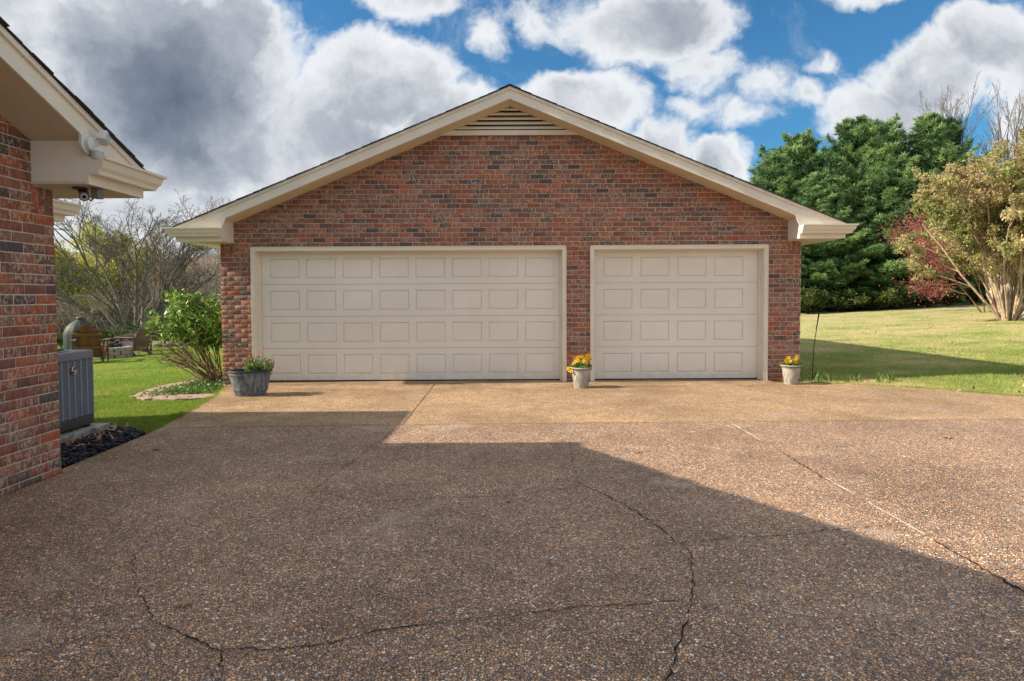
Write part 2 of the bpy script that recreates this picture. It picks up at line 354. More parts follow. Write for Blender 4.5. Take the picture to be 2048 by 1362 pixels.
def lawn_col(t, blades):
    p = pos(t); x, y, z = t.sep(p); q = t.xyz(x, y, 0)
    n = t.noise(q, .55, 6, .65); n2 = t.noise(q, 3.3, 4, .6); nn = t.m('ADD', t.m('MULTIPLY', n, .72), t.m('MULTIPLY', n2, .28))
    straw = t.ramp(nn, [(.40, (.50, .42, .26)), (.48, (.45, .42, .22)), (.55, (.34, .37, .15)), (.66, (.19, .28, .07))])
    near = t.m('MULTIPLY', t.smooth(y, 21, 11), t.smooth(n, .28, .55)); straw = t.mix(t.m('MULTIPLY', near, .62), straw, (.17, .26, .06))
    green = t.ramp(nn, [(.34, (.26, .29, .075)), (.5, (.165, .255, .042)), (.68, (.10, .19, .03))])
    c = t.mix(t.smooth(x, -1, 2), green, straw)
    bare = t.m('MULTIPLY', t.smooth(x, -5.0, -6.5, .3, 1), t.smooth(t.noise(q, 1.1, 5, .6), .66, .72)); c = t.mix(bare, c, (.27, .18, .11)) if not blades else c
    far = t.smooth(y, 55, 70); c = t.mix(far, c, (.10, .09, .05)); return c, q
def lawn_fn(t, b):
    c, q = lawn_col(t, False); f = t.noise(q, 60, 4, .7); c = t.mix(1.0, c, t.ramp(f, [(.3, (.62, .62, .6)), (.7, (1.12, 1.12, 1.1))]), 'MULTIPLY')
    t.put(b.inputs['Base Color'], c); bump(t, b, t.noise(q, 45, 5, .75), .03, .8)
M['lawn'] = mat('lawn_turf', lawn_fn, .95, .05)
def leafy(name, stops, tr=.35, rough=.5, spec=.25, fn=None, vary=.35):
    m = bpy.data.materials.new(name); m.use_nodes = True; t = NT(m.node_tree); b = m.node_tree.nodes['Principled BSDF']
    b.inputs['Roughness'].default_value = rough; b.inputs['Specular IOR Level'].default_value = spec
    a = t.node('ShaderNodeAttribute', attribute_name='rnd').outputs['Fac']
    col = fn(t, a) if fn else t.ramp(a, stops)
    n = t.noise(pos(t), 1.3, 3, .6); col = t.mix(1.0, col, t.ramp(n, [(.3, (1-vary,)*3), (.7, (1+vary*.5,)*3)]), 'MULTIPLY')
    t.put(b.inputs['Base Color'], col)
    tl = t.node('ShaderNodeBsdfTranslucent'); t.put(tl.inputs[0], col); mx = t.node('ShaderNodeMixShader'); mx.inputs[0].default_value = tr
    t.l.new(b.outputs[0], mx.inputs[1]); t.l.new(tl.outputs[0], mx.inputs[2])
    t.l.new(mx.outputs[0], m.node_tree.nodes['Material Output'].inputs[0]); return m
M['grass'] = leafy('grass_blade', None, .35, .6, .15, fn=lambda t, a: t.mix(1.0, lawn_col(t, True)[0], t.ramp(a, [(0, (.95, .95, .9)), (.7, (1.5, 1.4, 1.2)), (1, (2.3, 1.9, 1.4))]), 'MULTIPLY'), vary=.1)
M['pine'] = leafy('pine_needles', [(0, (.05, .115, .05)), (.4, (.145, .27, .11)), (.8, (.28, .45, .17)), (1, (.42, .55, .22))], .38, .55, .2, vary=.45)
M['pine_dark'] = leafy('dark_pine_needles', [(0, (.03, .06, .04)), (1, (.055, .10, .055))], .2, .6, .15)
M['camellia'] = leafy('glossy_evergreen_leaf', [(0, (.045, .12, .025)), (.45, (.13, .27, .04)), (.8, (.30, .44, .08)), (1, (.5, .55, .14))], .3, .42, .4, vary=.25)
M['crape'] = leafy('autumn_shrub_leaf', [(0, (.15, .22, .07)), (.3, (.32, .38, .12)), (.52, (.56, .48, .23)), (.78, (.54, .38, .24)), (1, (.78, .66, .36))], .4, .6, .15, vary=.35)
M['red_leaf'] = leafy('red_autumn_leaf', [(0, (.30, .07, .075)), (.5, (.42, .12, .13)), (1, (.48, .22, .17))], .4, .6, .15)
M['yellow_leaf'] = leafy('yellow_green_leaf', [(0, (.40, .46, .10)), (.6, (.60, .60, .15)), (1, (.72, .62, .2))], .45, .6, .15)
M['orange_leaf'] = leafy('orange_brown_leaf', [(0, (.28, .14, .06)), (.6, (.40, .22, .08)), (1, (.46, .33, .15))], .4, .6, .15)
M['under'] = leafy('undergrowth_leaf', [(0, (.03, .06, .02)), (.6, (.07, .13, .035)), (.9, (.17, .2, .05)), (1, (.4, .34, .08))], .3, .5, .25)
M['leafgreen'] = leafy('garden_leaf', [(0, (.05, .13, .025)), (.6, (.12, .24, .05)), (1, (.30, .32, .10))], .3, .45, .35, vary=.1)
def bark_fn(c1, c2):
    def f(t, b):
        p = pos(t); x, y, z = t.sep(p); n = t.noise(t.xyz(t.m('MULTIPLY', x, 3), t.m('MULTIPLY', y, 3), z), 4, 5, .65)
        t.put(b.inputs['Base Color'], t.mix(t.smooth(n, .35, .65), c1, c2)); bump(t, b, n, .02, .6)
    return f
M['bark_grey'] = mat('grey_bark', bark_fn((.105, .092, .08), (.215, .195, .17)), .9, .1)
M['bark_dark'] = mat('dark_bark', bark_fn((.045, .038, .032), (.11, .09, .075)), .9, .1)
M['bark_pale'] = mat('peeling_pale_bark', bark_fn((.30, .21, .15), (.60, .48, .36)), .8, .15)
M['bark_brown'] = mat('brown_stem_bark', bark_fn((.12, .07, .04), (.26, .16, .09)), .8, .15)
M['twig'] = mat('far_twig', bark_fn((.20, .165, .145), (.34, .29, .255)), .9, .1)
M['steel'] = plain('grey_enamelled_steel', (.16, .18, .22), .42, .5, .06, 4)
M['steel_light'] = plain('light_grey_enamel', (.235, .265, .32), .4, .5, .06, 4)
M['steel_dark'] = plain('dark_grey_base_pan', (.05, .048, .048), .5, .4)
M['void'] = plain('void_black', (.012, .013, .015), .7, .2)
M['chrome'] = plain('chrome', (.7, .7, .72), .2, .5, .02, 5, metal=1)
M['copper'] = plain('copper_badge', (.22, .075, .04), .4, .5)
M['concrete'] = plain('weathered_concrete', (.36, .36, .33), .9, .15, .25, 9, bmp=.003, dirt=((.10, .12, .075), 5, .5))
M['mulch'] = leafy('black_mulch', [(0, (.008, .009, .013)), (.7, (.022, .023, .032)), (1, (.06, .045, .04))], .0, .55, .3)
M['soil'] = plain('dark_soil', (.03, .024, .02), .95, .1, .4, 30, bmp=.01)
M['paver'] = mat('pinkish_paver', lambda t, b: (t.put(b.inputs['Base Color'], t.mix(t.smooth(t.noise(pos(t), 14, 5, .65), .35, .7), t.ramp(rndv(t), [(0, (.30, .19, .15)), (.5, (.38, .26, .21)), (1, (.25, .17, .14))]), (.42, .35, .29))), bump(t, b, t.noise(pos(t), 60, 4), .006)), .9, .15)
M['stone'] = mat('fire_pit_stone', lambda t, b: (t.put(b.inputs['Base Color'], t.mix(t.smooth(t.noise(pos(t), 12, 5, .65), .35, .7), t.ramp(rndv(t), [(0, (.25, .22, .20)), (.5, (.33, .29, .25)), (1, (.21, .18, .17))]), (.38, .34, .30))), bump(t, b, t.noise(pos(t), 40, 4), .01)), .9, .15)
M['plank'] = mat('dark_brown_plank', lambda t, b: (t.put(b.inputs['Base Color'], t.ramp(rndv(t), [(0, (.095, .040, .025)), (.5, (.13, .055, .033)), (1, (.17, .078, .045))]))), .5, .35)
M['plum_plank'] = mat('plum_brown_plank', lambda t, b: (t.put(b.inputs['Base Color'], t.ramp(rndv(t), [(0, (.15, .095, .095)), (1, (.21, .14, .135))]))), .45, .4)
M['tarp'] = plain('dark_green_cover', (.032, .045, .042), .6, .3, .35, 3)
M['barrel'] = mat('weathered_grey_barrel', lambda t, b: (lambda p: (t.put(b.inputs['Base Color'], t.mix(t.smooth(t.noise(t.xyz(t.m('MULTIPLY', t.sep(p)[0], 4), t.m('MULTIPLY', t.sep(p)[1], 4), t.sep(p)[2]), 7, 6, .7), .35, .68), (.075, .09, .11), (.24, .27, .30))), bump(t, b, t.noise(p, 60, 4), .003)))(pos(t)), .6, .35)
M['barrel_dark'] = plain('dark_rim', (.03, .037, .045), .5, .4)
M['pot'] = plain('pale_grey_resin', (.40, .38, .33), .55, .35, .1, 12, bmp=.001, dirt=((.27, .25, .21), 14, .6))
M['petal'] = leafy('yellow_petal', [(0, (.72, .38, .01)), (.6, (.85, .55, .02)), (1, (.85, .42, .01))], .25, .5, .2, vary=.05)
M['petal_dark'] = plain('dark_flower_eye', (.06, .02, .015), .6, .2)
M['petal_red'] = leafy('salmon_petal', [(0, (.65, .12, .08)), (1, (.75, .32, .20))], .25, .5, .2, vary=.05)
M['white_plastic'] = plain('white_plastic', (.62, .63, .60), .35, .45, .03)
M['lens'] = plain('milky_lens', (.42, .45, .50), .25, .5, .05)
M['cam_grey'] = plain('camera_grey_plastic', (.16, .155, .15), .4, .4)
M['dry_leaf'] = leafy('dry_oak_leaf', [(0, (.44, .28, .19)), (.6, (.42, .26, .17)), (1, (.55, .38, .26))], .15, .7, .15, vary=.1)
M['ash'] = plain('charred_wood', (.05, .05, .055), .9, .1, .5, 9)
M['rock'] = plain('field_rock', (.26, .23, .20), .9, .15, .3, 6, bmp=.01)
M['hill'] = mat('leaf_litter_hill', lambda t, b: t.put(b.inputs['Base Color'], t.ramp(t.noise(pos(t), .35, 7, .7), [(.3, (.11, .09, .07)), (.5, (.19, .155, .12)), (.62, (.27, .20, .13)), (.75, (.15, .145, .08))])), .95, .05)

# ------------------------------------------------------------------ terrain
def sstep(a, b, v):
    q = np.clip((v-a)/(b-a), 0, 1); return q*q*(3-2*q)
def T(x, y):
    x = np.asarray(x, float); y = np.asarray(y, float)
    L = .04*np.clip(-3.95-x, 0, 22) + .02*np.clip(y-22, 0, 40)*sstep(-2, -8, x)
    e = (y-(9.9-.62*(x-4.6)))*.85
    Rr = .045*np.clip(x-4.8, 0, 45)*sstep(0, 2.2, e) - .01*np.clip(y-10, 0, 40)*sstep(4.8, 7, x)
    return -.03 - L + Rr
xs = np.unique(np.concatenate([np.linspace(-400, -40, 12), np.linspace(-40, -16, 16), np.linspace(-16, 16, 90), np.linspace(16, 50, 24), np.linspace(50, 400, 12)]))
ys = np.unique(np.concatenate([np.linspace(-60, -4, 8), np.linspace(-4, 26, 80), np.linspace(26, 70, 30), np.linspace(70, 600, 12)]))
gx, gy = np.meshgrid(xs, ys); gz = T(gx, gy)
V = np.stack([gx, gy, gz], -1).reshape(-1, 3); nx, ny = len(xs), len(ys)
ii, jj = np.meshgrid(np.arange(nx-1), np.arange(ny-1)); k0 = (jj*nx+ii).ravel(); F = np.stack([k0, k0+1, k0+1+nx, k0+nx], 1)
tag(link('lawn', np_mesh('lawn', V, F, M['lawn'], smooth=True)), kind='structure')
# wooded hillside far left
hx = np.linspace(-110, -8, 40); hy = np.linspace(62, 120, 20); gx, gy = np.meshgrid(hx, hy)
gz = -3.2 + 11*sstep(62, 95, gy)*sstep(-8, -30, gx) + np.sin(gx*.21)*np.cos(gy*.17)*.7
V = np.stack([gx, gy, gz], -1).reshape(-1, 3); ii, jj = np.meshgrid(np.arange(39), np.arange(19)); k0 = (jj*40+ii).ravel()
tag(link('hillside', np_mesh('hillside', V, np.stack([k0, k0+1, k0+41, k0+40], 1), M['hill'], smooth=True)), kind='structure')

# ------------------------------------------------------------------ driveway
LE = [(-3.70, 5.03), (-3.76, 6.39), (-3.99, 7.75), (-4.24, 8.94), (-4.60, 9.97)]
drive = empty('driveway', (0, 5, 0)); tag(drive, kind='structure')
def dpart(mb, name, m, **k): 
    mb.v = [(a, b-5, c) for a, b, c in mb.v]; return mb.build(name, m, drive, **k)
dpart(MB().prism_xy([(-3.62, -9), (30, -9), (30, -2.9), (13.95, 5.0), (6.9, 8.4), (5.2, 9.65), (4.6, 9.88), (4.15, 10.36), (-4.2, 10.36), (-4.55, 9.95)] + [(a+.04, b) for a, b in LE[::-1][1:]], -.019, -.014), 'joint_bed', M['joint'])
g = .004
slabs = [([(-3.62, -9), (2.38-g, -9), (2.38-g, 6.86-g), (-1.2, 6.80-g), (-3.80, 6.68-g), LE[1], LE[0], (-3.62, 5.0)], 'peb_dark'),
         ([(2.38+g, -9), (30, -9), (30, -3), (13.9, 5.1), (9.9, 6.98-g), (2.38+g, 6.86-g)], 'peb_dark'),
         ([(-3.80, 6.68+g), (-1.2-g, 6.80+g), (-1.24-g, 9.9), (-1.24-g, 10.37), (-4.22, 10.37), (-4.6, 9.97), LE[3], LE[2]], 'peb_light'),
         ([(-1.2+g, 6.80+g), (2.38-g, 6.86+g), (9.9, 6.98+g), (8.6, 7.6), (6.95, 8.44), (6.14, 9.22), (5.27, 9.68), (4.6, 9.9), (4.2, 10.0), (4.2, 10.37), (-1.24+g, 10.37), (-1.24+g, 9.9)], 'peb_light')]
for poly, m in slabs: dpart(MB().prism_xy(poly, -.10, 0), 'slab', M[m])
def ribbon(pts, w, z=.004, name='crack', m=None, jit=.012, sub=.03):
    P = [np.array(p, float) for p in pts]; line = []
    for a, b in zip(P[:-1], P[1:]):
        k = max(1, int(np.linalg.norm(b-a)/sub))
        for i in range(k): line.append(a+(b-a)*i/k + rng.normal(size=2)*jit*.6)
    line.append(P[-1]); line = np.array(line); n = len(line); tn = np.gradient(line, axis=0); tn = norm(tn); nr = np.stack([-tn[:, 1], tn[:, 0]], 1)
    gp_ = np.clip(1.15+np.convolve(rng.normal(size=n+8), np.ones(9)/9, 'valid')*.9, .6, 1.35); ww = (w*.4*gp_*np.abs(1+.5*rng.normal(size=n))*.5+.0005)[:, None]; ww[0] = ww[-1] = .0005
    A = line+nr*ww; B = line-nr*ww; Vv = np.concatenate([np.c_[A[:, 0], A[:, 1]-5, np.full(n, z)], np.c_[B[:, 0], B[:, 1]-5, np.full(n, z)]])
    i = np.arange(n-1); me = np_mesh(name, Vv, np.stack([i, i+1, i+1+n, i+n], 1), m or M['crack']); return link(name, me, drive)
A_ = [(-1.47, 4.43), (-1.34, 4.41), (-1.13, 4.28), (-0.98, 4.22), (-0.61, 4.28), (-0.26, 4.31), (0.05, 4.35), (0.34, 4.48), (0.53, 4.54), (0.62, 4.4), (0.77, 4.08), (0.87, 3.76), (0.92, 3.51), (0.96, 3.39), (0.93, 3.2), (0.85, 2.92), (0.75, 2.65), (0.64, 2.42), (0.52, 2.1)]
D_ = [(-2.1, 3.55), (-2.06, 3.36), (-1.89, 3.06), (-1.66, 2.78), (-1.58, 2.67), (-1.42, 2.58), (-1.27, 2.49), (-1.17, 2.44), (-1.01, 2.43), (-0.85, 2.45), (-0.7, 2.49), (-0.58, 2.57), (-0.38, 2.62), (-0.06, 2.68), (0.28, 2.76), (0.69, 2.8), (0.83, 2.85)]
for pts, w in [(A_[:9], .007), (A_[8:], .009), ([(0.53, 4.54), (0.5, 4.64), (0.5, 5.05), (0.53, 5.72)], .004), ([(0.92, 3.49), (1.31, 3.56), (1.55, 3.58), (1.82, 3.65), (2.01, 3.69), (2.32, 3.74)], .006),
               (D_, .008), ([(-1.17, 2.44), (-1.1, 2.3), (-1.09, 2.24), (-1.2, 2.0)], .006), ([(-2.3, 2.3), (-2.01, 2.39), (-1.93, 2.44), (-1.85, 2.48), (-1.71, 2.53), (-1.57, 2.61)], .004),
               ([(0.85, 4.7), (1.24, 4.89), (1.52, 5.18), (1.87, 5.34), (2.33, 5.5)], .0035), ([(-2.35, 3.94), (-2.02, 3.92), (-1.8, 3.9)], .003), ([(2.41, 3.13), (2.59, 3.12), (2.9, 3.14)], .004),
               ([(-3.8, 6.68), (-1.2, 6.80)], .006), ([(-1.2, 6.80), (2.38, 6.86)], .006), ([(2.38, 6.86), (9.9, 6.98)], .006), ([(-1.46, 4.40), (-1.2, 6.8)], .006), ([(-1.2, 6.82), (-1.24, 9.95)], .008), ([(2.38, 5.55), (2.375, 4.6)], .014), ([(2.385, 3.5), (2.39, 2.5)], .02)]:
    ribbon(pts, w)
for a, b in [((2.38, 6.80), (2.378, 5.9)), ((2.378, 4.72), (2.38, 4.3)), ((2.38, 4.2), (2.385, 3.56))]:
    ribbon([a, b], .022, .008, 'joint_sealant', M['caulk'], .0012, .04)

# ------------------------------------------------------------------ brick bond and gable building
BL, BH, BD = .2065, .0675, .09; PX, PZ = .2165, .0775
def brick_arrays(c, sx, sz):
    """chamfered brick block, front towards -y; c centre of front face"""
    hx, hz, k = sx/2, sz/2, .004; j = rng.uniform(-.0015, .0015, 8)
    f = [(-hx+k, -.003, -hz+k), (hx-k, -.003, -hz+k), (hx-k, -.003, hz-k), (-hx+k, -.003, hz-k)]
    o = [(-hx+j[0], 0, -hz+j[1]), (hx+j[2], 0, -hz+j[3]), (hx+j[4], 0, hz+j[5]), (-hx+j[6], 0, hz+j[7])]
    bk = [(a, BD, b) for a, _, b in o]
    Vv = np.array(f+o+bk) + np.array(c)
    Ff = [(0, 1, 2, 3)] + [(4+i, 4+(i+1) % 4, (i+1) % 4, i) for i in range(4)] + [(8+i, 8+(i+1) % 4, 4+(i+1) % 4, 4+i) for i in range(4)]
    return Vv, np.array(Ff)
UNIT = []
for q in range(6):
    Vv, Ff = brick_arrays((0, 0, 0), BL, BH); UNIT.append(np_mesh('brick', Vv, Ff, M['brick']))
def lay(root, bricks, n_ind=300, cam_local=None):
    """bricks: (x,z,sx,sz) local on plane y=0"""
    scr = []
    for i, (x, z, sx, sz) in enumerate(bricks):
        d = (x-cam_local[0])**2+cam_local[1]**2+(z-1.4)**2; ang = abs(cam_local[1])/math.sqrt(d)
        vis = cam_local[2](x, z); scr.append((-(sx*sz)/d*ang if vis else 1+i, i))
    scr.sort(); ind = set(i for s_, i in scr[:n_ind] if s_ < 0); parts = []
    for i, (x, z, sx, sz) in enumerate(bricks):
        yj = random.uniform(-.0025, .002)
        if i in ind:
            o = bpy.data.objects.new('brick', UNIT[i % 6]); COL.objects.link(o); o.parent = root; o.location = (x, yj, z); o.scale = (sx/BL, 1, sz/BH)
        else:
            Vv, Ff = brick_arrays((x, yj, z), sx, sz); parts.append((Vv, Ff, np.full(len(Ff), random.random())))
    if parts:
        Vv, Ff, rr = merge(parts); o = link('brickwork', np_mesh('brickwork', Vv, Ff, M['brick'], rnd=rr), root); o['kind'] = 'stuff'
def course(out, x0, x1, z, phase):
    x = x0 - (phase*PX/2 if phase else 0)
    while x < x1-.02:
        a, b = max(x, x0), min(x+BL, x1)
        if b-a > .03: out.append(((a+b)/2, z+BH/2+.005, b-a, BH))
        x += PX
GUT = [(0, 0), (.07, 0), (.078, .03), (.10, .055), (.112, .09), (.115, .112), (.135, .114), (.135, .135), (.125, .135), (.125, .125), (0, .125)]
SL = .409
def gable(root, hw, depth, openings, ulo=None):
    top = hw+.485; zA = 2.503+SL*top; zt = lambda u: zA-SL*abs(u); zb = lambda u: zA-.19-SL*abs(u)
    # mortar core with openings
    w = MB(); y0, y1 = .0035, .10; cuts = sorted(openings); x = -hw
    for a, b, h in cuts: w.box(x, a, y0, y1, -.3, 2.20); x = b
    w.box(x, hw, y0, y1, -.3, 2.20)
    w.prism_xz([(-hw, 2.20), (hw, 2.20), (hw, 2.27+.25), (0, zA-.12), (-hw, 2.27+.25)], y0, y1)
    w.box(-hw+.006, -hw+.1, y1, depth, -.6, 2.5).box(hw-.1, hw-.006, y1, depth, -.3, 2.5).box(-hw+.1, hw-.1, depth-.1, depth, -.6, 2.5)
    w.build('wall', M['mortar'], root)
    inner = hw-.225
    for s in (-1, 1):
        P = lambda L: [(s*a, b) for a, b in (L if s > 0 else L[::-1])]
        MB().prism_xz(P([(0, zb(0)), (inner-.075, zb(inner-.075)), (inner, 2.47), (inner, 2.27), (top, 2.27), (top, zt(top)-.004), (0, zt(0)-.004)]), -.44, -.42).build('rake_board', M['trim'], root)
        MB().prism_xz(P([(0, zt(0)-.05), (top+.02, zt(top+.02)-.05), (top+.02, zt(top+.02)-.006), (0, zt(0)-.006)]), -.462, -.441).build('rake_trim', M['trim'], root)
        MB().prism_xz(P([(0, zb(0)+.001), (inner+.02, zb(inner+.02)+.001), (inner+.02, zb(inner+.02)+.02), (0, zb(0)+.02)]), -.419, .004).build('rake_soffit', M['soffit'], root)
        e = MB().prism_xz(P([(inner+.001, 2.272), (top-.003, 2.272), (top-.003, 2.29), (inner+.001, 2.29)]), -.419, .004)
        e.prism_xz(P([(hw+.001, 2.272), (top-.003, 2.272), (top-.003, 2.29), (hw+.001, 2.29)]), .004, depth+.2); e.build('eave_soffit', M['soffit'], root)
        MB().prism_xz(P([(inner+.003, 2.291), (inner+.018, 2.291), (inner+.018, zb(inner+.02)-.002), (inner+.003, zb(inner+.003)-.002)]), -.419, .003).build('eave_return', M['trim'], root)
        MB().prism_xz(P([(top-.02, 2.291), (top, 2.291), (top, zt(top)-.01), (top-.02, zt(top)-.01)]), -.419, depth+.2).build('fascia', M['trim'], root)
        MB().prism_xz(P([(inner-.2, 2.34), (hw-.01, 2.34), (hw-.01, 2.50), (inner-.2, 2.58)]), -.02, .004).build('frieze_board', M['trim'], root) if False else None
        path = [(s*(top+.001), depth+.2, 2.345), (s*(top+.001), -.441, 2.345), (s*inner, -.441, 2.345)]
        if s > 0: prof = [(-a, z) for a, z in GUT]
        else: prof = GUT
        # travel: from the back to the front, then inward along the gable
        pr = [(a, z) for a, z in prof]
        gm = MB(); gm.sweep(pr, path); gm.build('gutter', M['gutter'], root)
        MB().prism_xz(P([(0, zA-.02), (top+.03, zt(top+.03)-.02), (top+.03, zt(top+.03)-.004), (0, zA-.004)]), -.438, depth+.3).build('roof_deck', M['soffit'], root)
        # shingle courses
        n = int((top+.05)/math.cos(math.atan(SL))/.14)+1; th = math.atan(SL); me = None
        for i in range(n):
            d = top+.06-i*.14*math.cos(th)
            if d < .2: break
            if me is None:
                c = MB(); c.box(0, .2, -.485, depth+.32, 0, .010); me = c.mesh('shingle_course', M['shingle'])
            o = bpy.data.objects.new('shingle_course', me); COL.objects.link(o); o.parent = root
            o.location = (s*d, random.uniform(-.012, .012), zt(d)+.001)
            # wedge up-slope; slight lift at the butt gives the stepped edge
            o.rotation_euler = (0, (math.pi if s > 0 else 0) , 0)
            o.rotation_euler = (0, (th-.035) if s > 0 else -(th-.035), 0)
            o.scale = (-s, 1, 1)
    MB().prism_xz([(-.17, zA-.17*SL+.014), (0, zA+.012), (.17, zA-.17*SL+.014), (.17, zA-.17*SL+.022), (0, zA+.022), (-.17, zA-.17*SL+.022)], -.487, depth+.32).build('ridge_cap', M['shingle'], root)
    return zA, zb, inner

def bond(hw, inner, zb, openings, ztop, u0, u1):
    out = []
    for k in range(80):
        z = -.0425+k*PZ
        if z+BH > ztop: break
        ph = k % 2
        if z < 2.2:
            x = -hw
            for a, b, h in sorted(openings)+[(hw, hw, 0)]:
                lo, hi = max(x, u0), min(a, u1)
                if k == 28: lo = max(lo, -inner); hi = min(hi, inner)
                if hi-lo > .05: course(out, lo, hi, z, ph)
                x = b
        else:
            lim = min(inner+.02, (zb(0)-z)/SL)
            if lim > .05: course(out, max(-lim, u0), min(lim, u1), z, ph)
    for s in (-1, 1):
        for i in range(3):
            u = s*(hw-.037-i*.075)
            if u0 <= u <= u1: out.append((u, 2.192, .065, .135))
    return out

# ---- garage
OP = [(-4.21, .89, 2.2), (1.30, 4.17, 2.2)]
gar = empty('garage', (-.015, 10.18, 0)); tag(gar, 'detached red brick garage with two cream panelled doors under a wide gable roof', 'garage')
zA, zb, inner = gable(gar, 4.715, 8.2, OP)
ZV = 3.985
br = bond(4.715, inner, zb, OP, ZV, -9, 9)
lay(gar, br, 300, (0, 10.18, lambda x, z: abs(x) < 4.8 and z < zb(x)-.03))
# louvred gable vent
vent = MB().prism_xz([(-1.16, ZV), (1.16, ZV), (0, zb(0)-.0)], -.006, .003).build('vent_backing', M['void'], gar)  # near-black sheet paints the shade seen in the slat gaps
MB().box(-1.14, 1.14, -.055, -.008, ZV+.0, ZV+.075).build('vent_sill', M['trim'], gar)
z = ZV+.092
while z < zb(0)-.07:
    hwid = (zb(0)-z-.012)/SL
    o = MB().add([(-hwid, -.052, z), (hwid, -.052, z), (hwid, -.052, z+.030), (-hwid, -.052, z+.030), (-hwid+.06, -.008, z+.062), (hwid-.06, -.008, z+.062), (hwid-.06, -.008, z+.052), (-hwid+.06, -.008, z+.052)],
                 [(0, 1, 2, 3), (3, 2, 5, 4), (4, 5, 6, 7), (7, 6, 1, 0), (0, 3, 4, 7), (1, 6, 5, 2)]); o.build('louvre_slat', M['trim'], gar)
    z += .073
# doors
def door(a, b, x0, pitch, n, pw):
    yF = .175
    fr = MB(); fr.box(a, a+.052, -.015, .24, -.02, 2.15).box(b-.052, b, -.015, .24, -.02, 2.15).box(a, b, -.015, .24, 2.15, 2.203)
    fr.box(a+.052, a+.085, yF-.045, yF-.012, -.02, 2.12).box(b-.085, b-.052, yF-.045, yF-.012, -.02, 2.12).box(a+.052, b-.052, yF-.045, yF-.012, 2.12, 2.15)
    fr.box(a-.012, a, -.022, -.004, -.02, 2.215).box(b, b+.012, -.022, -.004, -.02, 2.215).box(a-.012, b+.012, -.022, -.004, 2.2035, 2.216)
    fr.build('door_frame', M['trim'], gar, bevel=0)
    d = MB().box(a+.055, b-.055, yF+.022, yF+.05, .0, 2.145).build('garage_door', M['door'], gar)
    MB().box(a+.053, b-.053, yF-.012, yF+.03, -.012, .016).build('bottom_seal', M['black'], d)
    A, B = a+.058, b-.058; sh = (2.142-.018)/4
    xsv = [A]
    for i in range(n): xsv += [x0+i*pitch, x0+i*pitch+pw]
    xsv.append(B); ph = .345; pan = None
    for r in range(4):
        z0 = .018+r*sh; z1 = z0+sh-.005; p0 = (z0+z1)/2-ph/2; p1 = p0+ph; m = MB(); dp = .004
        m.box(A, B, yF+.014, yF+.022, z0, z1)
        q = lambda x0_, x1_, za, zc: m.add([(x0_, yF, za), (x1_, yF, za), (x1_, yF, zc), (x0_, yF, zc)], [(0, 1, 2, 3)])
        q(A, B, z0, p0); q(A, B, p1, z1)
        for i in range(0, len(xsv), 2): q(xsv[i], xsv[i+1], p0, p1)
        for i in range(1, len(xsv)-1, 2):
            l, rr = xsv[i], xsv[i+1]; t_ = .016
            m.add([(l, yF, p0), (rr, yF, p0), (rr, yF, p1), (l, yF, p1), (l+t_, yF+dp, p0+t_), (rr-t_, yF+dp, p0+t_), (rr-t_, yF+dp, p1-t_), (l+t_, yF+dp, p1-t_)],
                  [(0, 1, 5, 4), (1, 2, 6, 5), (2, 3, 7, 6), (3, 0, 4, 7)])
        m.add([(A, yF, z0), (B, yF, z0), (B, yF+.014, z0), (A, yF+.014, z0), (A, yF, z1), (B, yF, z1), (B, yF+.014, z1), (A, yF+.014, z1)], [(0, 1, 2, 3), (4, 7, 6, 5)])
        me = m.mesh('door_section', M['door']); link('door_section', me, d)
        for i in range(n):
            if pan is None:
                hx, hz = pw/2-.022, ph/2-.022; k = .028; mm = MB()
                mm.add([(-hx, dp+.0005, -hz), (hx, dp+.0005, -hz), (hx, dp+.0005, hz), (-hx, dp+.0005, hz), (-hx+k, .001, -hz+k), (hx-k, .001, -hz+k), (hx-k, .001, hz-k), (-hx+k, .001, hz-k)],
                       [(0, 1, 5, 4), (1, 2, 6, 5), (2, 3, 7, 6), (3, 0, 4, 7), (4, 5, 6, 7), (3, 2, 1, 0)]); pan = mm.mesh('raised_panel', M['door'])
            o = bpy.data.objects.new('raised_panel', pan); COL.objects.link(o); o.parent = d; o.location = (x0+i*pitch+pw/2, yF, (p0+p1)/2)
    return d
door(-4.21, .89, -4.0, .603, 8, .51)
door(1.30, 4.17, 1.52, .612, 4, .50)

# ---- house
HW = 6.0
hou = empty('brick_house', (-3.66, 5.02-HW, 0), R(90)); tag(hou, 'red brick house at the left edge with cream boxed eave, rake boards and gutters', 'house')
zA2, zb2, inner2 = gable(hou, HW, 9, [])
br = bond(HW, inner2, zb2, [], 9, .6, HW+1)
lay(hou, br, 290, (-(5.02-HW), 3.66, lambda x, z: x > 4.05 and z < min(zb2(x), 3.4)))
def toh(x, y, z): return (y-(5.02-HW), -(x+3.66), z)
wb = MB().box(-11, -5.45, -3, 6.85, -.4, 2.27); wb.v = [toh(*v) for v in wb.v]; wb.build('wing_wall', M['mortar'], hou)
wb = MB().box(-11, -5.10, -3, 7.17, 2.272, 2.345); wb.v = [toh(*v) for v in wb.v]; wb.build('wing_eave', M['trim'], hou)
wb = MB().box(-11, -5.105, -3, 7.165, 2.345, 2.49); wb.v = [toh(*v) for v in wb.v]; wb.build('wing_fascia', M['trim'], hou)
wb = MB().sweep(GUT, [(-11, 7.171, 2.345), (-5.099, 7.171, 2.345), (-5.099, -3, 2.345)][::-1])
wb.v = [toh(*v) for v in wb.v]; wb.build('wing_gutter', M['gutter'], hou)
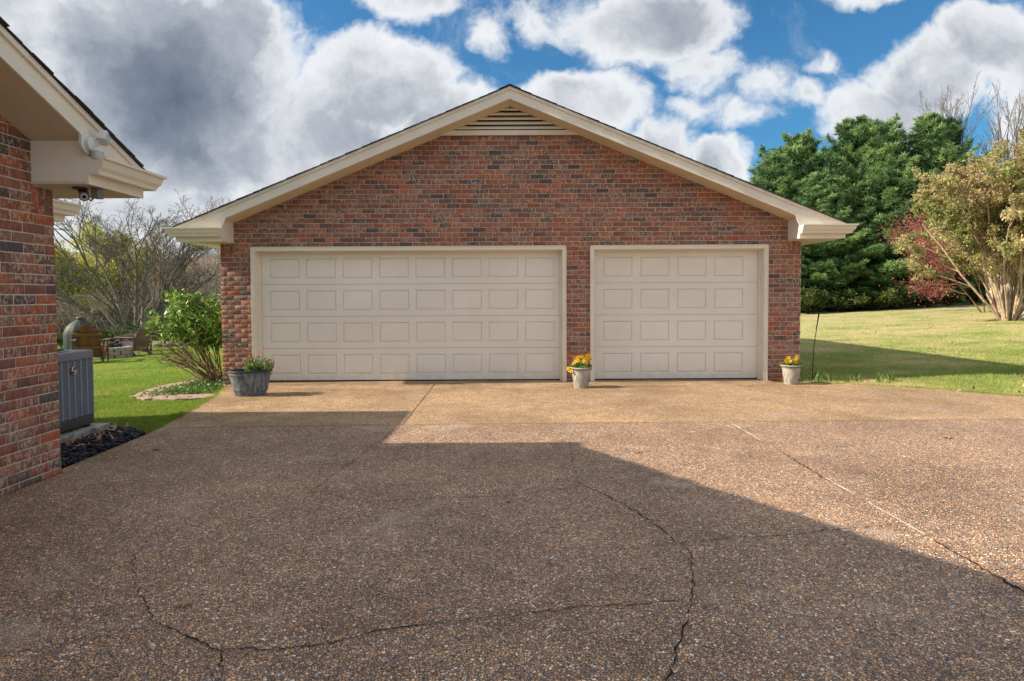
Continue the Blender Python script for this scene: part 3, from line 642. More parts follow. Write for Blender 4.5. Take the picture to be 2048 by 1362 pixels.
zr = 2.495; wb = MB().add([(-5.06, 7.21, zr), (-5.06, -3, zr), (-8, -3, zr+2.94*SL), (-8, 4.27, zr+2.94*SL), (-11, 7.21, zr), (-11, 4.27, zr+2.94*SL)], [(0, 3, 2, 1), (0, 4, 5, 3), (2, 3, 5)])
wb.v = [toh(*v) for v in wb.v]; wb.build('wing_roof', M['shingle'], hou)

# ---- floodlight on the rake board (plane x=-3.22)
fl = empty('motion_floodlight', (-3.238, 4.79, 2.57)); tag(fl, 'white motion sensor floodlight fixed to the rake board above the house gutter', 'floodlight')
c = MB(); c.lathe([(0, 0), (.075, 0), (.08, .01), (.078, .028), (.06, .036), (.055, .062), (.04, .07), (0, .07)], 28); c.v = [(z, x, y) for x, y, z in c.v]; c.build('mounting_base', M['white_plastic'], fl, smooth=True)
rt = Matrix.Rotation(R(-25), 3, 'X') @ Matrix.Rotation(R(20), 3, 'Z')
c = MB(); c.tube([(.03, .01, .03), (.06, .03, .05), (.08, .05, .06)], .012, 10).build('swivel_arm', M['white_plastic'], fl, smooth=True)
lh = MB(); lh.obox((.095, .075, .065), (.06, .10, .085), rt).build('lamp_head', M['white_plastic'], fl, bevel=.012)
MB().obox(Vector((.095, .075, .065))+rt @ Vector((.0315, 0, 0)), (.004, .084, .068), rt).build('lamp_lens', M['lens'], fl, bevel=.001)
s1 = MB(); s1.tube([(.03, .01, -.03), (.06, .02, -.04)], .012, 8).build('sensor_arm', M['white_plastic'], fl)
s2 = MB(); s2.lathe([(0, -.045), (.034, -.045), (.042, -.035), (.042, .03), (.034, .04), (0, .04)], 20, (.075, .03, -.065)).build('motion_sensor', M['white_plastic'], fl, smooth=True)
MB().lathe([(.0435, -.03), (.0435, .015)], 20, (.075, .03, -.065)).build('sensor_window', M['lens'], fl, smooth=True)
# ---- security camera hanging from eave
sc_ = empty('security_camera', (-3.38, 4.98, 2.268)); tag(sc_, 'small dark grey security camera and junction box under the boxed eave', 'security camera')
MB().box(.07, .125, -.03, .045, -.08, 0).build('junction_box', M['cam_grey'], sc_, bevel=.005)
MB().lathe([(0, -.012), (.05, -.012), (.052, 0), (0, 0)], 20, (-.02, -.02, 0)).build('base_plate', M['steel_dark'], sc_, smooth=True)
MB().tube([(-.03, -.01, -.01), (.0, -.015, -.045)], .018, 10).build('bracket', M['steel_dark'], sc_)
cb = MB(); cb.tube([(-.055, .075, -.028), (.025, -.04, -.07)], .036, 18).build('camera_body', M['cam_grey'], sc_, smooth=True)
MB().tube([(.025, -.04, -.07), (.031, -.049, -.0735)], [.024, .024], 16).build('lens_ring', M['white_plastic'], sc_)
MB().tube([(.031, -.049, -.0735), (.033, -.052, -.0745)], [.014, .014], 16).build('lens', M['void'], sc_)
MB().tube([(.075, -.01, -.08), (.05, .0, -.095), (.02, .01, -.08), (.01, .03, -.05)], .006, 6).build('cable', M['black'], sc_)

# ------------------------------------------------------------------ air conditioner on pad, mulch
pad = MB().box(-5.12, -4.25, 5.62, 6.56, -.03, .085).build('concrete_pad', M['concrete'], bevel=.008); tag(pad, 'weathered concrete pad with mossy edge under the air conditioner', 'concrete pad')
ac = empty('air_conditioner', (-4.70, 6.09, .085)); tag(ac, 'grey outdoor air conditioner with louvred sides beside the brick house corner', 'air conditioner')
hx, hy, H_ = .365, .375, .80
def rbox(hx, hy, r, z0, z1, n=5):
    p = []
    for cx, cy, a0 in [(hx-r, hy-r, 0), (-hx+r, hy-r, 90), (-hx+r, -hy+r, 180), (hx-r, -hy+r, 270)]:
        for i in range(n+1): a = R(a0+90*i/n); p.append((cx+r*math.cos(a), cy+r*math.sin(a)))
    return p
MB().prism_xy(rbox(hx-.03, hy-.03, .05, 0, 0), .12, .72).build('condenser_coil', M['void'], ac, smooth=True)
MB().prism_xy(rbox(hx+.005, hy+.005, .06, 0, 0), .03, .125).build('base_pan', M['steel_dark'], ac, smooth=True, bevel=.004)
for sx in (-1, 1):
    for sy in (-1, 1): MB().box(sx*.3-.03, sx*.3+.03, sy*.3-.03, sy*.3+.03, 0, .03).build('foot', M['black'], ac)
rp = rbox(hx+.012, hy+.012, .07, 0, 0); rim = MB().prism_xy(rp, .70, .785); rim.build('top_rim', M['steel'], ac, smooth=True, bevel=.018)
MB().lathe([(.30, .785), (.305, .792), (.27, .796), (.265, .787)], 36).build('fan_shroud', M['steel'], ac, smooth=True)
MB().lathe([(0, .787), (.27, .787)], 32).build('fan_opening', M['void'], ac)
g_ = MB()
for i in range(9): r_ = .03+i*.027; g_.tube([(r_*math.cos(a), r_*math.sin(a), .80) for a in np.linspace(0, 2*math.pi, 25)], .0025, 4, False)
for i in range(12): a = i*math.pi/6; g_.tube([(.02*math.cos(a), .02*math.sin(a), .803), (.275*math.cos(a), .275*math.sin(a), .80)], .0025, 4)
g_.build('fan_grille', M['steel_dark'], ac)
ncol = 8; cw = (2*hy-.04)/ncol
lc = MB()
for i in range(31):
    zc = .135+i*.0185; lc.obox((0, 0, zc), (.012, cw-.012, .0095), Matrix.Rotation(R(30), 3, 'Y'))
lme = lc.mesh('louvre_column', M['steel_light']); rib = MB().box(-.006, .008, -.0085, .0085, .125, .70).mesh('corner_rib', M['steel_light'], bevel=.003)
for side in range(4):
    a = side*math.pi/2; hh = hx if side % 2 == 0 else hy; hl = hy if side % 2 == 0 else hx
    for i in range(ncol+1):
        off = -hl+.02+i*(2*hl-.04)/ncol
        o = bpy.data.objects.new('louvre_rib', rib); COL.objects.link(o); o.parent = ac; o.location = (math.cos(a)*(hh-.012)-math.sin(a)*off, math.sin(a)*(hh-.012)+math.cos(a)*off, 0); o.rotation_euler = (0, 0, a)
        if i < ncol:
            off += (2*hl-.04)/ncol/2
            o = bpy.data.objects.new('louvre_column', lme); COL.objects.link(o); o.parent = ac; o.location = (math.cos(a)*(hh-.014)-math.sin(a)*off, math.sin(a)*(hh-.014)+math.cos(a)*off, 0); o.rotation_euler = (0, 0, a)
bd = MB(); bd.lathe([(0, .004), (.026, .004), (.031, .010), (.035, .006), (.036, 0)], 28); bd.v = [(hx+.002+z, x*.9+.06, y*1.15+.60) for x, y, z in bd.v]; bd.build('badge_ring', M['chrome'], ac, smooth=True)
bd = MB(); bd.lathe([(0, .008), (.026, .0085)], 28); bd.v = [(hx+.002+z, x*.9+.06, y*1.15+.60) for x, y, z in bd.v]; bd.build('badge', M['copper'], ac)
bd = MB()
for i in range(6): bd.box(hx+.011, hx+.0125, .043+i*.0062, .043+i*.0062+.0042, .594, .606-.003*(i % 2))
bd.build('badge_lettering', M['chrome'], ac)

BED = [(-5.44, 5.0), (-3.70, 5.0), (-3.77, 6.42), (-4.25, 6.75), (-5.44, 6.85)]
tag(MB().prism_xy(BED, -.06, -.012).build('mulch_bed', M['soil']), kind='structure')
N = 4200; X = rng.uniform(-5.4, -3.72, N); Y = rng.uniform(5.03, 6.8, N); ok = (Y < 6.42+(-3.77-X)*.55) & (X < -3.72-(Y-5)*.04) & ~((X < -4.24) & (Y > 5.6) & (Y < 6.56) & (X > -5.13)); X, Y = X[ok], Y[ok]; N = len(X)
def chips(X, Y, Z, sx, sy, sz):
    N = len(X); parts = []
    c8 = np.array([(-1, -1, -1), (1, -1, -1), (1, 1, -1), (-1, 1, -1), (-1, -1, 1), (1, -1, 1), (1, 1, 1), (-1, 1, 1)], float)*.5
    f6 = np.array([(0, 3, 2, 1), (4, 5, 6, 7), (0, 1, 5, 4), (1, 2, 6, 5), (2, 3, 7, 6), (3, 0, 4, 7)])
    Vv = c8[None]*np.stack([sx*rng.uniform(.5, 1.5, N), sy*rng.uniform(.5, 1.5, N), sz*rng.uniform(.5, 1.5, N)], 1)[:, None]*(1+rng.normal(size=(N, 8, 3))*.15)
    a = rng.uniform(0, 6.28, N); tl = rng.normal(size=N)*.35; ca, sa, ct, st_ = np.cos(a), np.sin(a), np.cos(tl), np.sin(tl)
    y1 = Vv[..., 1]*ct[:, None]-Vv[..., 2]*st_[:, None]; z1 = Vv[..., 1]*st_[:, None]+Vv[..., 2]*ct[:, None]; x1 = Vv[..., 0]
    W_ = np.stack([x1*ca[:, None]-y1*sa[:, None]+X[:, None], x1*sa[:, None]+y1*ca[:, None]+Y[:, None], z1+Z[:, None]], -1)
    return W_.reshape(-1, 3), (f6[None]+np.arange(N)[:, None, None]*8).reshape(-1, 4), np.repeat(rng.random(N), 6)
Vv, Ff, rr = chips(X, Y, rng.uniform(-.01, .03, N), .05, .028, .014)
tag(link('mulch_chips', np_mesh('mulch_chips', Vv, Ff, M['mulch'], rr)), 'black shredded mulch beside the air conditioner pad and driveway edge', 'mulch', kind='stuff')

# ------------------------------------------------------------------ leaves
def oak_leaf():
    out = []; n = 26
    for i in range(n):
        a = 2*math.pi*i/n; r = .042*(1+.42*math.cos(5*a))*(1.15 if math.cos(a) > 0 else .9); out.append((r*math.cos(a)*1.35, r*math.sin(a), .006+.010*abs(math.sin(2.5*a))+random.uniform(0, .004)))
    m = MB(); m.v = [(0, 0, .004)]+out; m.f = [(0, i+1, (i+1) % n+1) for i in range(n)]; m.add([(-.055, -.002, .004), (-.055, .002, .004), (-.1, .0015, .012), (-.1, -.0015, .012)], [(0, 1, 2, 3)])
    m.v = [(a, b, c+.6*a*a*4) for a, b, c in m.v]
    return m.mesh('oak_leaf', M['dry_leaf'])
LM = oak_leaf()
for i, (x, y, s, lab) in enumerate([(-1.49, 2.8, .85, 'pale brown oak leaf lying alone on the shaded foreground driveway near the curved crack'),
    (-3.29, 5.71, .9, 'curled brown leaf on the driveway beside the black mulch bed'), (4.22, 6.02, 1.0, 'brown leaf on the sunny right side of the driveway beyond the sealed joint'),
    (1.11, 5.53, .7, 'small orange leaf just above the diagonal roof shadow edge'), (3.49, 9.15, .6, 'dry leaf on the apron in front of the single garage door'),
    (4.67, 8.23, .6, 'dry leaf on the light apron near the right driveway edge'), (-.03, 4.21, .5, 'tiny dark leaf below the middle driveway crack'),
    (2.23, 9.6, .6, 'small brown leaf close to the foot of the single garage door'), (.05, 8.2, .5, 'tiny leaf on the light apron before the double garage door')]):
    o = bpy.data.objects.new('fallen_leaf', LM); COL.objects.link(o); o.location = (x, y, .003); o.rotation_euler = (random.uniform(-.1, .1), random.uniform(-.1, .1), random.uniform(0, 6)); o.scale = (s*.75,)*3
    tag(o, lab, 'leaf', 'leaves fallen on the driveway')
# leaf litter on lawn and beds
def litter(name, n, xr, yr, size, lab, cond=None, zoff=.03, up=3):
    X = rng.uniform(*xr, n); Y = rng.uniform(*yr, n)
    if cond is not None: k = cond(X, Y); X, Y = X[k], Y[k]
    Vv, Ff, rr = leaves_np(np.stack([X, Y, T(X, Y)+zoff], 1), size, size*.7, up=up, fold=-.1)
    tag(link(name, np_mesh(name, Vv, Ff, M['dry_leaf'], rr)), lab, 'leaves', kind='stuff')
litter('left_leaf_litter', 420, (-15, -4.2), (6.5, 20), .055, 'brown fallen leaves scattered over the bright green left lawn', lambda X, Y: X < -4.3-.2*(Y-9).clip(0))
litter('right_leaf_litter', 520, (4.9, 24), (8, 30), .07, 'brown fallen leaves scattered over the pale right lawn', lambda X, Y: (Y-(9.9-.62*(X-4.6))) > .25)
litter('edge_leaf_litter', 260, (4.85, 9), (7.2, 10.6), .07, 'dry leaves gathered along the right driveway edge', lambda X, Y: (np.abs(Y-(10.1-.62*(X-4.6))) < .3), .02)
n_ = 120; X = rng.uniform(-4.75, -4.05, n_); Y = rng.uniform(5.3, 5.62, n_)
Vv, Ff, rr = leaves_np(np.stack([X+.15, Y*.0+rng.uniform(5.6, 6.7, n_), rng.uniform(.0, .05, n_)], 1), .075, .045, up=1.6, fold=-.2)
Vv[:, 0] = np.where(Vv[:, 0] < -4.2, Vv[:, 0]*.3-4.13*.7, Vv[:, 0])
tag(link('mulch_leaf_litter', np_mesh('mulch_leaf_litter', Vv, Ff, M['dry_leaf'], rr)), 'tan oak leaves caught against the concrete pad edge', 'leaves', kind='stuff')

# ------------------------------------------------------------------ grass blades
def blades(name, X, Y, h, w, lab, zoff=0):
    N = len(X); Z = T(X, Y)+zoff; a = rng.uniform(0, 6.28, N); hh = h*rng.uniform(.5, 1.4, N); ww = w*rng.uniform(.6, 1.3, N); lx = rng.normal(size=N)*.45*hh; ly = rng.normal(size=N)*.45*hh
    dx, dy = np.cos(a)*ww*.5, np.sin(a)*ww*.5
    Vv = np.stack([np.stack([X-dx, Y-dy, Z-.005], 1), np.stack([X+dx, Y+dy, Z-.005], 1), np.stack([X+lx, Y+ly, Z+hh], 1)], 1).reshape(-1, 3)
    return tag(link(name, np_mesh(name, Vv, np.arange(N*3).reshape(N, 3), M['grass'], rng.random(N))), lab, 'grass', kind='stuff')
def lawnleft(N):
    Y = 5.2/(rng.random(N)*(5.2/6.3-5.2/24)+5.2/24); X = -3.6-rng.random(N)**1.3*(Y*.9)
    edge = np.interp(Y, [5, 6.39, 7.75, 8.94, 9.97, 10.2], [-3.75, -3.78, -4.0, -4.25, -4.62, -4.75])
    k = (X < edge-.01) & ~((Y < 6.95) & (X > -5.3) & (Y < 6.47+(-3.77-X)*.5)); return X[k], Y[k]
X, Y = lawnleft(300000); blades('left_lawn_grass', X, Y, .026, .007, 'bright green grass of the left lawn between house and garage')
N = 330000; Y = 7.5/(rng.random(N)*(7.5/7.8-7.5/34)+7.5/34); X = 4.75+rng.random(N)*(Y*.95)
k = ((Y-(9.9-.62*(X-4.6))) > .03) & ((Y > 18.4) | (X > 4.75)); blades('right_lawn_grass', X[k], Y[k], .033, .008, 'pale straw and green grass of the right lawn')
t_ = rng.random(9000); ex = np.interp(t_, [0, .1, .3, .6, 1], [4.75, 5.27, 6.14, 6.95, 11]); ey = np.interp(ex, [4.6, 5.2, 6.14, 6.95, 13.9], [9.93, 9.70, 9.24, 8.46, 5.1])
blades('right_edge_grass', ex+rng.normal(size=9000)*.05, ey+np.abs(rng.normal(size=9000))*.07*(1+np.sin(ex*9))-.01, .055, .009, 'ragged tufts of grass overhanging the right driveway edge')
ly = rng.uniform(6.45, 9.95, 5000); lx = np.interp(ly, [6.39, 7.75, 8.94, 9.97], [-3.77, -3.99, -4.24, -4.60])-np.abs(rng.normal(size=5000))*.05*(1+np.sin(ly*11))+.012
blades('left_edge_grass', lx, ly, .05, .008, 'ragged tufts of grass along the left driveway edge')
# weedy clumps: iris leaves by the right pot
def clump_leaves(C, n, r, h, w):
    a = rng.uniform(0, 6.28, n); rr_ = r*np.sqrt(rng.random(n)); P = np.array(C)+np.stack([rr_*np.cos(a), rr_*np.sin(a), 0*a], 1)
    ln = rng.normal(size=(n, 2))*.25; hh = h*rng.uniform(.5, 1.2, n); b = rng.uniform(0, 6.28, n); dx = np.stack([np.cos(b)*w/2, np.sin(b)*w/2, 0*b], 1)
    mid = P+np.stack([ln[:, 0]*hh*.4, ln[:, 1]*hh*.4, hh*.6], 1); tip = P+np.stack([ln[:, 0]*hh, ln[:, 1]*hh, hh], 1)
    Vv = np.stack([P-dx*.6, P+dx*.6, mid+dx, mid-dx, mid-dx, mid+dx, tip+dx*.05, tip-dx*.05], 1).reshape(-1, 3); return Vv, np.arange(n*8).reshape(-1, 4), np.repeat(rng.random(n), 2)
for (x, y), wh in zip([(4.95, 10.05), (5.15, 10.15), (5.35, 9.95), (5.6, 10.1), (5.85, 9.9), (5.05, 10.35), (6.1, 10.0)], ['nearest the right flower pot', 'second from the flower pot', 'on the gravelly driveway edge', 'beside the orange fallen leaf', 'last but one toward the open lawn', 'behind the others by the garden stake', 'farthest right in the row']):
    Vv, Ff, rr = clump_leaves((x, y, float(T(x, y))), 16, .07, .16, .018); tag(link('iris_clump', np_mesh('iris_clump', Vv, Ff, M['leafgreen'], rr)), 'pale green iris clump '+wh, 'plant', 'iris clumps right of the garage')

# brick edging path on the left
pth = empty('garden_path', (-5.3, 9.9, 0)); tag(pth, kind='structure')
cl = np.array([(-4.3, 9.06), (-4.75, 9.02), (-5.2, 9.15), (-5.52, 9.45), (-5.68, 9.9), (-5.72, 10.4), (-5.62, 10.95), (-5.4, 11.4), (-5.1, 11.75)])
seg = np.r_[0, np.cumsum(np.linalg.norm(np.diff(cl, axis=0), axis=1))]; pv = []
for q in range(3):
    v_ = brick_arrays((0, 0, 0), 1, 1); m_ = MB(); m_.box(-.095, .095, -.048, .048, -.03, .012); pv.append(m_.mesh('paver', M['paver'], bevel=.006))
for row in range(4):
    s_ = .02+(row % 2)*.1
    while s_ < seg[-1]:
        x = np.interp(s_, seg, cl[:, 0]); y = np.interp(s_, seg, cl[:, 1]); x2 = np.interp(min(s_+.05, seg[-1]), seg, cl[:, 0]); y2 = np.interp(min(s_+.05, seg[-1]), seg, cl[:, 1])
        if s_+.05 >= seg[-1]: break
        a = math.atan2(y2-y, x2-x); off = (row-1.5)*.108
        px_, py_ = x-math.sin(a)*off, y+math.cos(a)*off
        o = bpy.data.objects.new('paver', random.choice(pv)); COL.objects.link(o); o.parent = pth; o.location = (px_+5.3, py_-9.9, float(T(px_, py_))+random.uniform(.012, .02)); o.rotation_euler = (random.uniform(-.03, .03), random.uniform(-.03, .03), a+random.uniform(-.06, .06)); s_ += .205
# bed under the bush: weeds and soil
tag(MB().prism_xy([(-4.66, 9.75), (-4.8, 9.3), (-5.3, 9.45), (-5.5, 10.2), (-5.35, 11.0), (-4.8, 11.6), (-4.74, 10.2)], -.14, -.055).build('planting_bed', M['soil']), kind='structure')
X = rng.uniform(-5.5, -4.55, 2600); Y = rng.uniform(9.2, 11.3, 2600)
Vv, Ff, rr = leaves_np(np.stack([X, Y, T(X, Y)+rng.uniform(.0, .09, 2600)], 1), .045, .03, up=1.0)
tag(link('ground_cover', np_mesh('ground_cover', Vv, Ff, M['leafgreen'], rr)), 'low weedy ground cover inside the curved brick path', 'ground cover', kind='stuff')

# ------------------------------------------------------------------ pots and planters
def pot_proto():
    p = empty('flower_pot')
    prof = [(0, .0), (.098, 0), (.104, .01), (.113, .08), (.135, .25), (.138, .262), (.146, .264), (.146, .272), (.156, .276), (.164, .283), (.165, .298), (.158, .306), (.146, .306), (.140, .296), (.132, .275), (0, .27)]
    MB().lathe(prof[:11], 40).build('body', M['pot'], p, smooth=True); MB().lathe(prof[8:15], 40).build('rim', M['pot'], p, smooth=True)
    MB().lathe([(0, .280), (.141, .280)], 24).build('soil', M['soil'], p)
    a_ = MB()
    for i in range(10):   # overlapping embossed arcs
        a0 = 2*math.pi*i/10
        for rad in (.075, .062):
            pts = []
            for q in range(11):
                th = math.pi*q/10; dz = math.sin(th)*rad*2.2+.03; da = math.cos(th)*rad/.12; r_ = .104+(.135-.104)*dz/.25+.001; pts.append((r_*math.cos(a0+da), r_*math.sin(a0+da), dz))
            a_.tube(pts, .0022, 4)
    a_.build('embossed_arcs', M['pot'], p)
    return p
def copy_tree(o, parent=None):
    c = o.copy(); COL.objects.link(c); c.parent = parent
    for ch in list(o.children): copy_tree(ch, c)
    return c
p1 = pot_proto(); p2 = copy_tree(p1)
p1.location = (1.05, 9.50, 0); tag(p1, 'pale grey flower pot between the two garage doors', 'flower pot', 'pale grey flower pots'); p1.scale = (1.02,)*3
p2.location = (4.37, 9.76, 0); p2.scale = (.98,)*3; p2.rotation_euler = (0, 0, .5); tag(p2, 'pale grey flower pot at the right corner of the garage', 'flower pot', 'pale grey flower pots')
def flower(m, c, d, r, n=5):
    d = Vector(d).normalized(); a = d.orthogonal().normalized(); b = d.cross(a); k = random.uniform(0, 6)
    for i in range(n):
        t0 = k+2*math.pi*i/n; u = a*math.cos(t0)+b*math.sin(t0); v = d.cross(u); c0 = Vector(c)
        m.add([c0, c0+u*r*.6+v*r*.45+d*r*.15, c0+u*r*1.05+d*r*.05, c0+u*r*.6-v*r*.45+d*r*.15], [(0, 1, 2, 3)])
def pansy(loc, fl, lab, seed, spread):
    rs = random.Random(seed); p = empty('pansy_plant', loc); tag(p, lab, 'flowers', 'yellow flowers in grey pots')
    n = 420; a = rng.uniform(0, 6.28, n); r_ = .135*np.sqrt(rng.random(n)); P = np.stack([r_*np.cos(a), r_*np.sin(a), rng.uniform(0, .13, n)*(1.1-r_/.16)], 1)
    Vv, Ff, rr = leaves_np(P, .055, .028, up=.9); link('foliage', np_mesh('foliage', Vv, Ff, M['leafgreen'], rr), p)
    st = MB(); pc = []
    for x, y, z in fl:
        pt = MB(); d = (x*2+rs.uniform(-.3, .3), -1.0+rs.uniform(-.2, .3), .5); flower(pt, (x, y, z), d, .030); k = len(pt.f)
        o = pt.build('bloom', M['petal'], p); at = o.data.attributes.new('rnd', 'FLOAT', 'FACE'); at.data.foreach_set('value', [rs.random()]*len(o.data.polygons))
        dd = Vector(d).normalized(); pc.append((Vector((x, y, z))+dd*.006, dd)); st.tube([(x*.3, y*.3, 0), (x*.8, y*.8, z*.7), (x, y, z)], .002, 4)
    st.build('stems', M['leafgreen'], p); e = MB()
    for q, dd in pc: e.tube([q, q+dd*.005], .008, 8)
    e.build('flower_eyes', M['petal_dark'], p); return p
fl1 = [(-.10, -.08, .11), (-.06, -.10, .13), (-.02, -.10, .11), (.03, -.10, .12), (.08, -.06, .15), (.11, -.02, .17), (.05, .0, .19), (.0, .02, .18), (-.05, .0, .17), (-.12, -.04, .08), (.10, .05, .19), (.14, -.03, .14), (-.19, -.06, -.02), (-.20, -.04, .01), (-.16, -.08, -.03), (.03, -.05, .16), (-.09, -.03, .15), (.12, .0, .21), (.07, -.08, .09)]
pansy((1.05, 9.50, .288), fl1, 'yellow pansies spilling over the pot between the two doors', 1, .15)
fl2 = [(-.10, -.08, .12), (-.06, -.10, .09), (.02, -.10, .08), (.05, -.09, .09), (.06, -.06, .16), (.09, -.05, .15), (-.09, -.04, .07), (.03, -.1, .13), (-.07, -.07, .14), (-.10, -.05, .10)]
pansy((4.37, 9.76, .276), fl2, 'yellow orange pansies with leafy top in the right corner pot', 2, .13)
# half barrel planter
bar = empty('barrel_planter', (-3.76, 8.93, 0), R(12)); tag(bar, 'oval grey weathered half barrel planter left of the double garage door', 'planter')
stv = lambda i, z: 1-.006*(1 if i % 4 == 0 else 0)
sx, sy = 1.0, .70
MB().lathe([(0, 0), (.205, 0), (.213, .01), (.235, .09), (.262, .22), (.285, .33), (.290, .345)], 96, sx=sx, sy=sy, mod=stv).build('body', M['barrel'], bar, smooth=False)
MB().lathe([(.288, .335), (.298, .34), (.300, .352), (.294, .36), (.282, .36), (.276, .35), (.262, .27), (0, .265)], 64, sx=sx, sy=sy).build('rim', M['barrel_dark'], bar, smooth=True)
for z_, r_ in ((.075, .2335), (.29, .2785)): MB().lathe([(r_, z_), (r_+.006, z_+.002), (r_+.011, z_+.036), (r_+.006, z_+.038)], 64, sx=sx, sy=sy).build('hoop', M['barrel'], bar, smooth=True)
MB().lathe([(0, .272), (.255, .272)], 32, sx=sx, sy=sy).build('soil', M['soil'], bar)
bp = empty('barrel_plant', (-3.68, 8.93, .27)); tag(bp, 'leggy green plant with tiny salmon flowers growing in the half barrel', 'plant')
lv = []; lfp = []
for i in range(16):
    x, y = random.uniform(-.12, .2), random.uniform(-.1, .1); lv.append(grow((x, y, 0), (x*1.2, y, 1), random.uniform(.14, .26), .004, 2, [5], [.9], [.45], seed=40+i))
st = merge([wood(q, (4, 3)) for q in lv]); link('stems', np_mesh('stems', *st[:2], M['bark_brown'], st[2]), bp)
P = np.concatenate([q[1][0].reshape(-1, 3) for q in lv]+[q[0][0].reshape(-1, 3)[1:] for q in lv]); P = P+rng.normal(size=P.shape)*.014; P = np.repeat(P, 2, 0)
Vv, Ff, rr = leaves_np(P, .042, .026, up=.9); link('foliage', np_mesh('foliage', Vv, Ff, M['leafgreen'], rr), bp)
fm = MB()
for c in [(.11, 0, .36), (.11, .0, .34), (.20, -.02, .19), (.17, -.05, .16), (.22, -.02, .21), (-.02, -.03, .30), (.05, 0, .31), (-.09, 0, .29)]: flower(fm, c, (0, -1, .6), .017)
fm.build('blooms', M['petal_red'], bp); fm2 = MB()
for c in [(.11, 0, .36), (-.02, -.03, .30), (.05, 0, .31), (-.09, 0, .29)]: fm2.tube([(c[0]*.7, 0, 0), (c[0]*.9, 0, c[2]*.6), c], .002, 4)
fm2.build('flower_stalks', M['leafgreen'], bp)
# garden stake
stk = MB().tube([(4.955, 10.30, T(4.955, 10.3)-.1), (4.97, 10.28, .5), (5.02, 10.22, 1.10)], [.006, .006, .006], 8).tube([(4.995, 10.25, .82), (5.025, 10.215, 1.12)], [.007, .013], 8).build('garden_stake', M['black']); tag(stk, 'thin black leaning stake standing at the right garage corner', 'stake')

# ------------------------------------------------------------------ evergreen bush left of the garage
bu = empty('evergreen_bush', (-4.95, 10.55, float(T(-4.95, 10.55)))); tag(bu, 'broad glossy leaved evergreen bush with bare lower stems against the left garage corner', 'bush')
lev = []; tips = []
for i in range(34):
    a = random.uniform(.0, 1.0); dx = -1.9*a+random.uniform(-.1, .12); dy = random.uniform(-.25, .75); L = random.uniform(.85, 1.3)
    g1 = grow((random.uniform(-.12, .06), random.uniform(-.15, .25), 0), (dx*.95, dy*.5, 1), L, random.uniform(.008, .016), 4, [4, 4, 3], [.55, .8, .9], [.5, .55, .6], curl=.13, grav=.02, start=.5, seed=100+i)
    lev.append(g1); tips.append(g1[2][0].reshape(-1, 3)); tips.append(g1[3][0].reshape(-1, 3))
w_ = merge([wood(q, (5, 4, 3, 3)) for q in lev]); w_[0][:, 0] = np.minimum(w_[0][:, 0], .17); link('stems', np_mesh('stems', *w_[:2], M['bark_brown'], w_[2]), bu)
P = np.concatenate(tips); P = P[(P[:, 0] < .16) & (P[:, 2] > .5+np.clip(-P[:, 0], 0, 1)*.45)]; P = P[rng.random(len(P)) < min(1, 13000/len(P))]; P = P+rng.normal(size=P.shape)*.04
Vv, Ff, rr = leaves_np(P, .095, .045, up=.9, fold=.15); link('foliage', np_mesh('foliage', Vv, Ff, M['camellia'], rr), bu)
dead = [grow((random.uniform(-.2, 0), random.uniform(-.2, .1), 0.0), (random.uniform(-1.4, -.4), random.uniform(-.6, -.1), .7), random.uniform(.7, 1.1), .005, 3, [4, 3], [.7, .8], [.5, .5], curl=.2, seed=200+i) for i in range(7)]
w_ = merge([wood(q, (4, 3, 3)) for q in dead]); link('dead_twigs', np_mesh('dead_twigs', *w_[:2], M['bark_pale'], w_[2]), bu)

# ------------------------------------------------------------------ patio group
def slat(mb_len, w, t): return None
def chair(m):
    p = empty('garden_chair'); Rx = lambda a: Matrix.Rotation(R(a), 3, 'X')
    # faces +y ; back leans toward -y
    for sx in (-1, 1):
        MB().prism_xz([(-.02, 0), (.02, 0), (.02, .01), (-.02, .01)], 0, .001) if False else None
        r_ = MB(); yz = [(.34, .30), (.34, .38), (-.35, .06), (-.42, 0), (-.27, 0), (.20, .24)]
        n = len(yz); r_.v = [(sx*.27-.014, a, b) for a, b in yz]+[(sx*.27+.014, a, b) for a, b in yz]; r_.f = [tuple(range(n)), tuple(reversed(range(n, 2*n)))]+[(i, (i+1) % n, n+(i+1) % n, n+i) for i in range(n)]
        r_.build('side_rail', m, p)
        MB().box(sx*.30-.014, sx*.30+.014, .25, .35, 0, .55).build('front_leg', m, p)
        MB().box(sx*.33-.07, sx*.33+.07, -.38, .40, .55, .572).build('arm', m, p, bevel=.006)
        MB().box(sx*.30-.012, sx*.30+.012, -.30, -.24, .10, .55).build('rear_post', m, p)
    for i in range(5): MB().obox((0, .30-i*.11, .385-i*.052), (.56, .095, .02), Rx(25)).build('seat_slat', m, p)
    hts = [.62, .72, .77, .72, .62]
    for i in range(5):
        x = (i-2)*.115; h = hts[i]+.10; rot = Matrix.Rotation(R((i-2)*-2.2), 3, 'Y'); q = Rx(22) @ rot
        MB().obox(Vector((x, -.17, .16))+q @ Vector((0, 0, h/2)), (.105, .018, h), q).build('back_slat', m, p, bevel=.008)
    for k, (d, w) in enumerate([(.26, .60), (.60, .62)]): MB().obox(Vector((0, -.19, .16))+Rx(22) @ Vector((0, -.022, d)), (w, .022, .06), Rx(22)).build('back_brace', m, p)
    return p
def gz_(x, y): return float(T(x, y))
c1 = chair(M['plank']); c1.location = (-11.2, 16.6, gz_(-11.2, 16.6)); c1.scale = (1.08, 1.08, 1.1); c1.rotation_euler = (0, 0, R(24)); tag(c1, 'brown slatted garden chair seen from behind beside the covered grill', 'garden chair', 'slatted garden chairs round the fire pit')
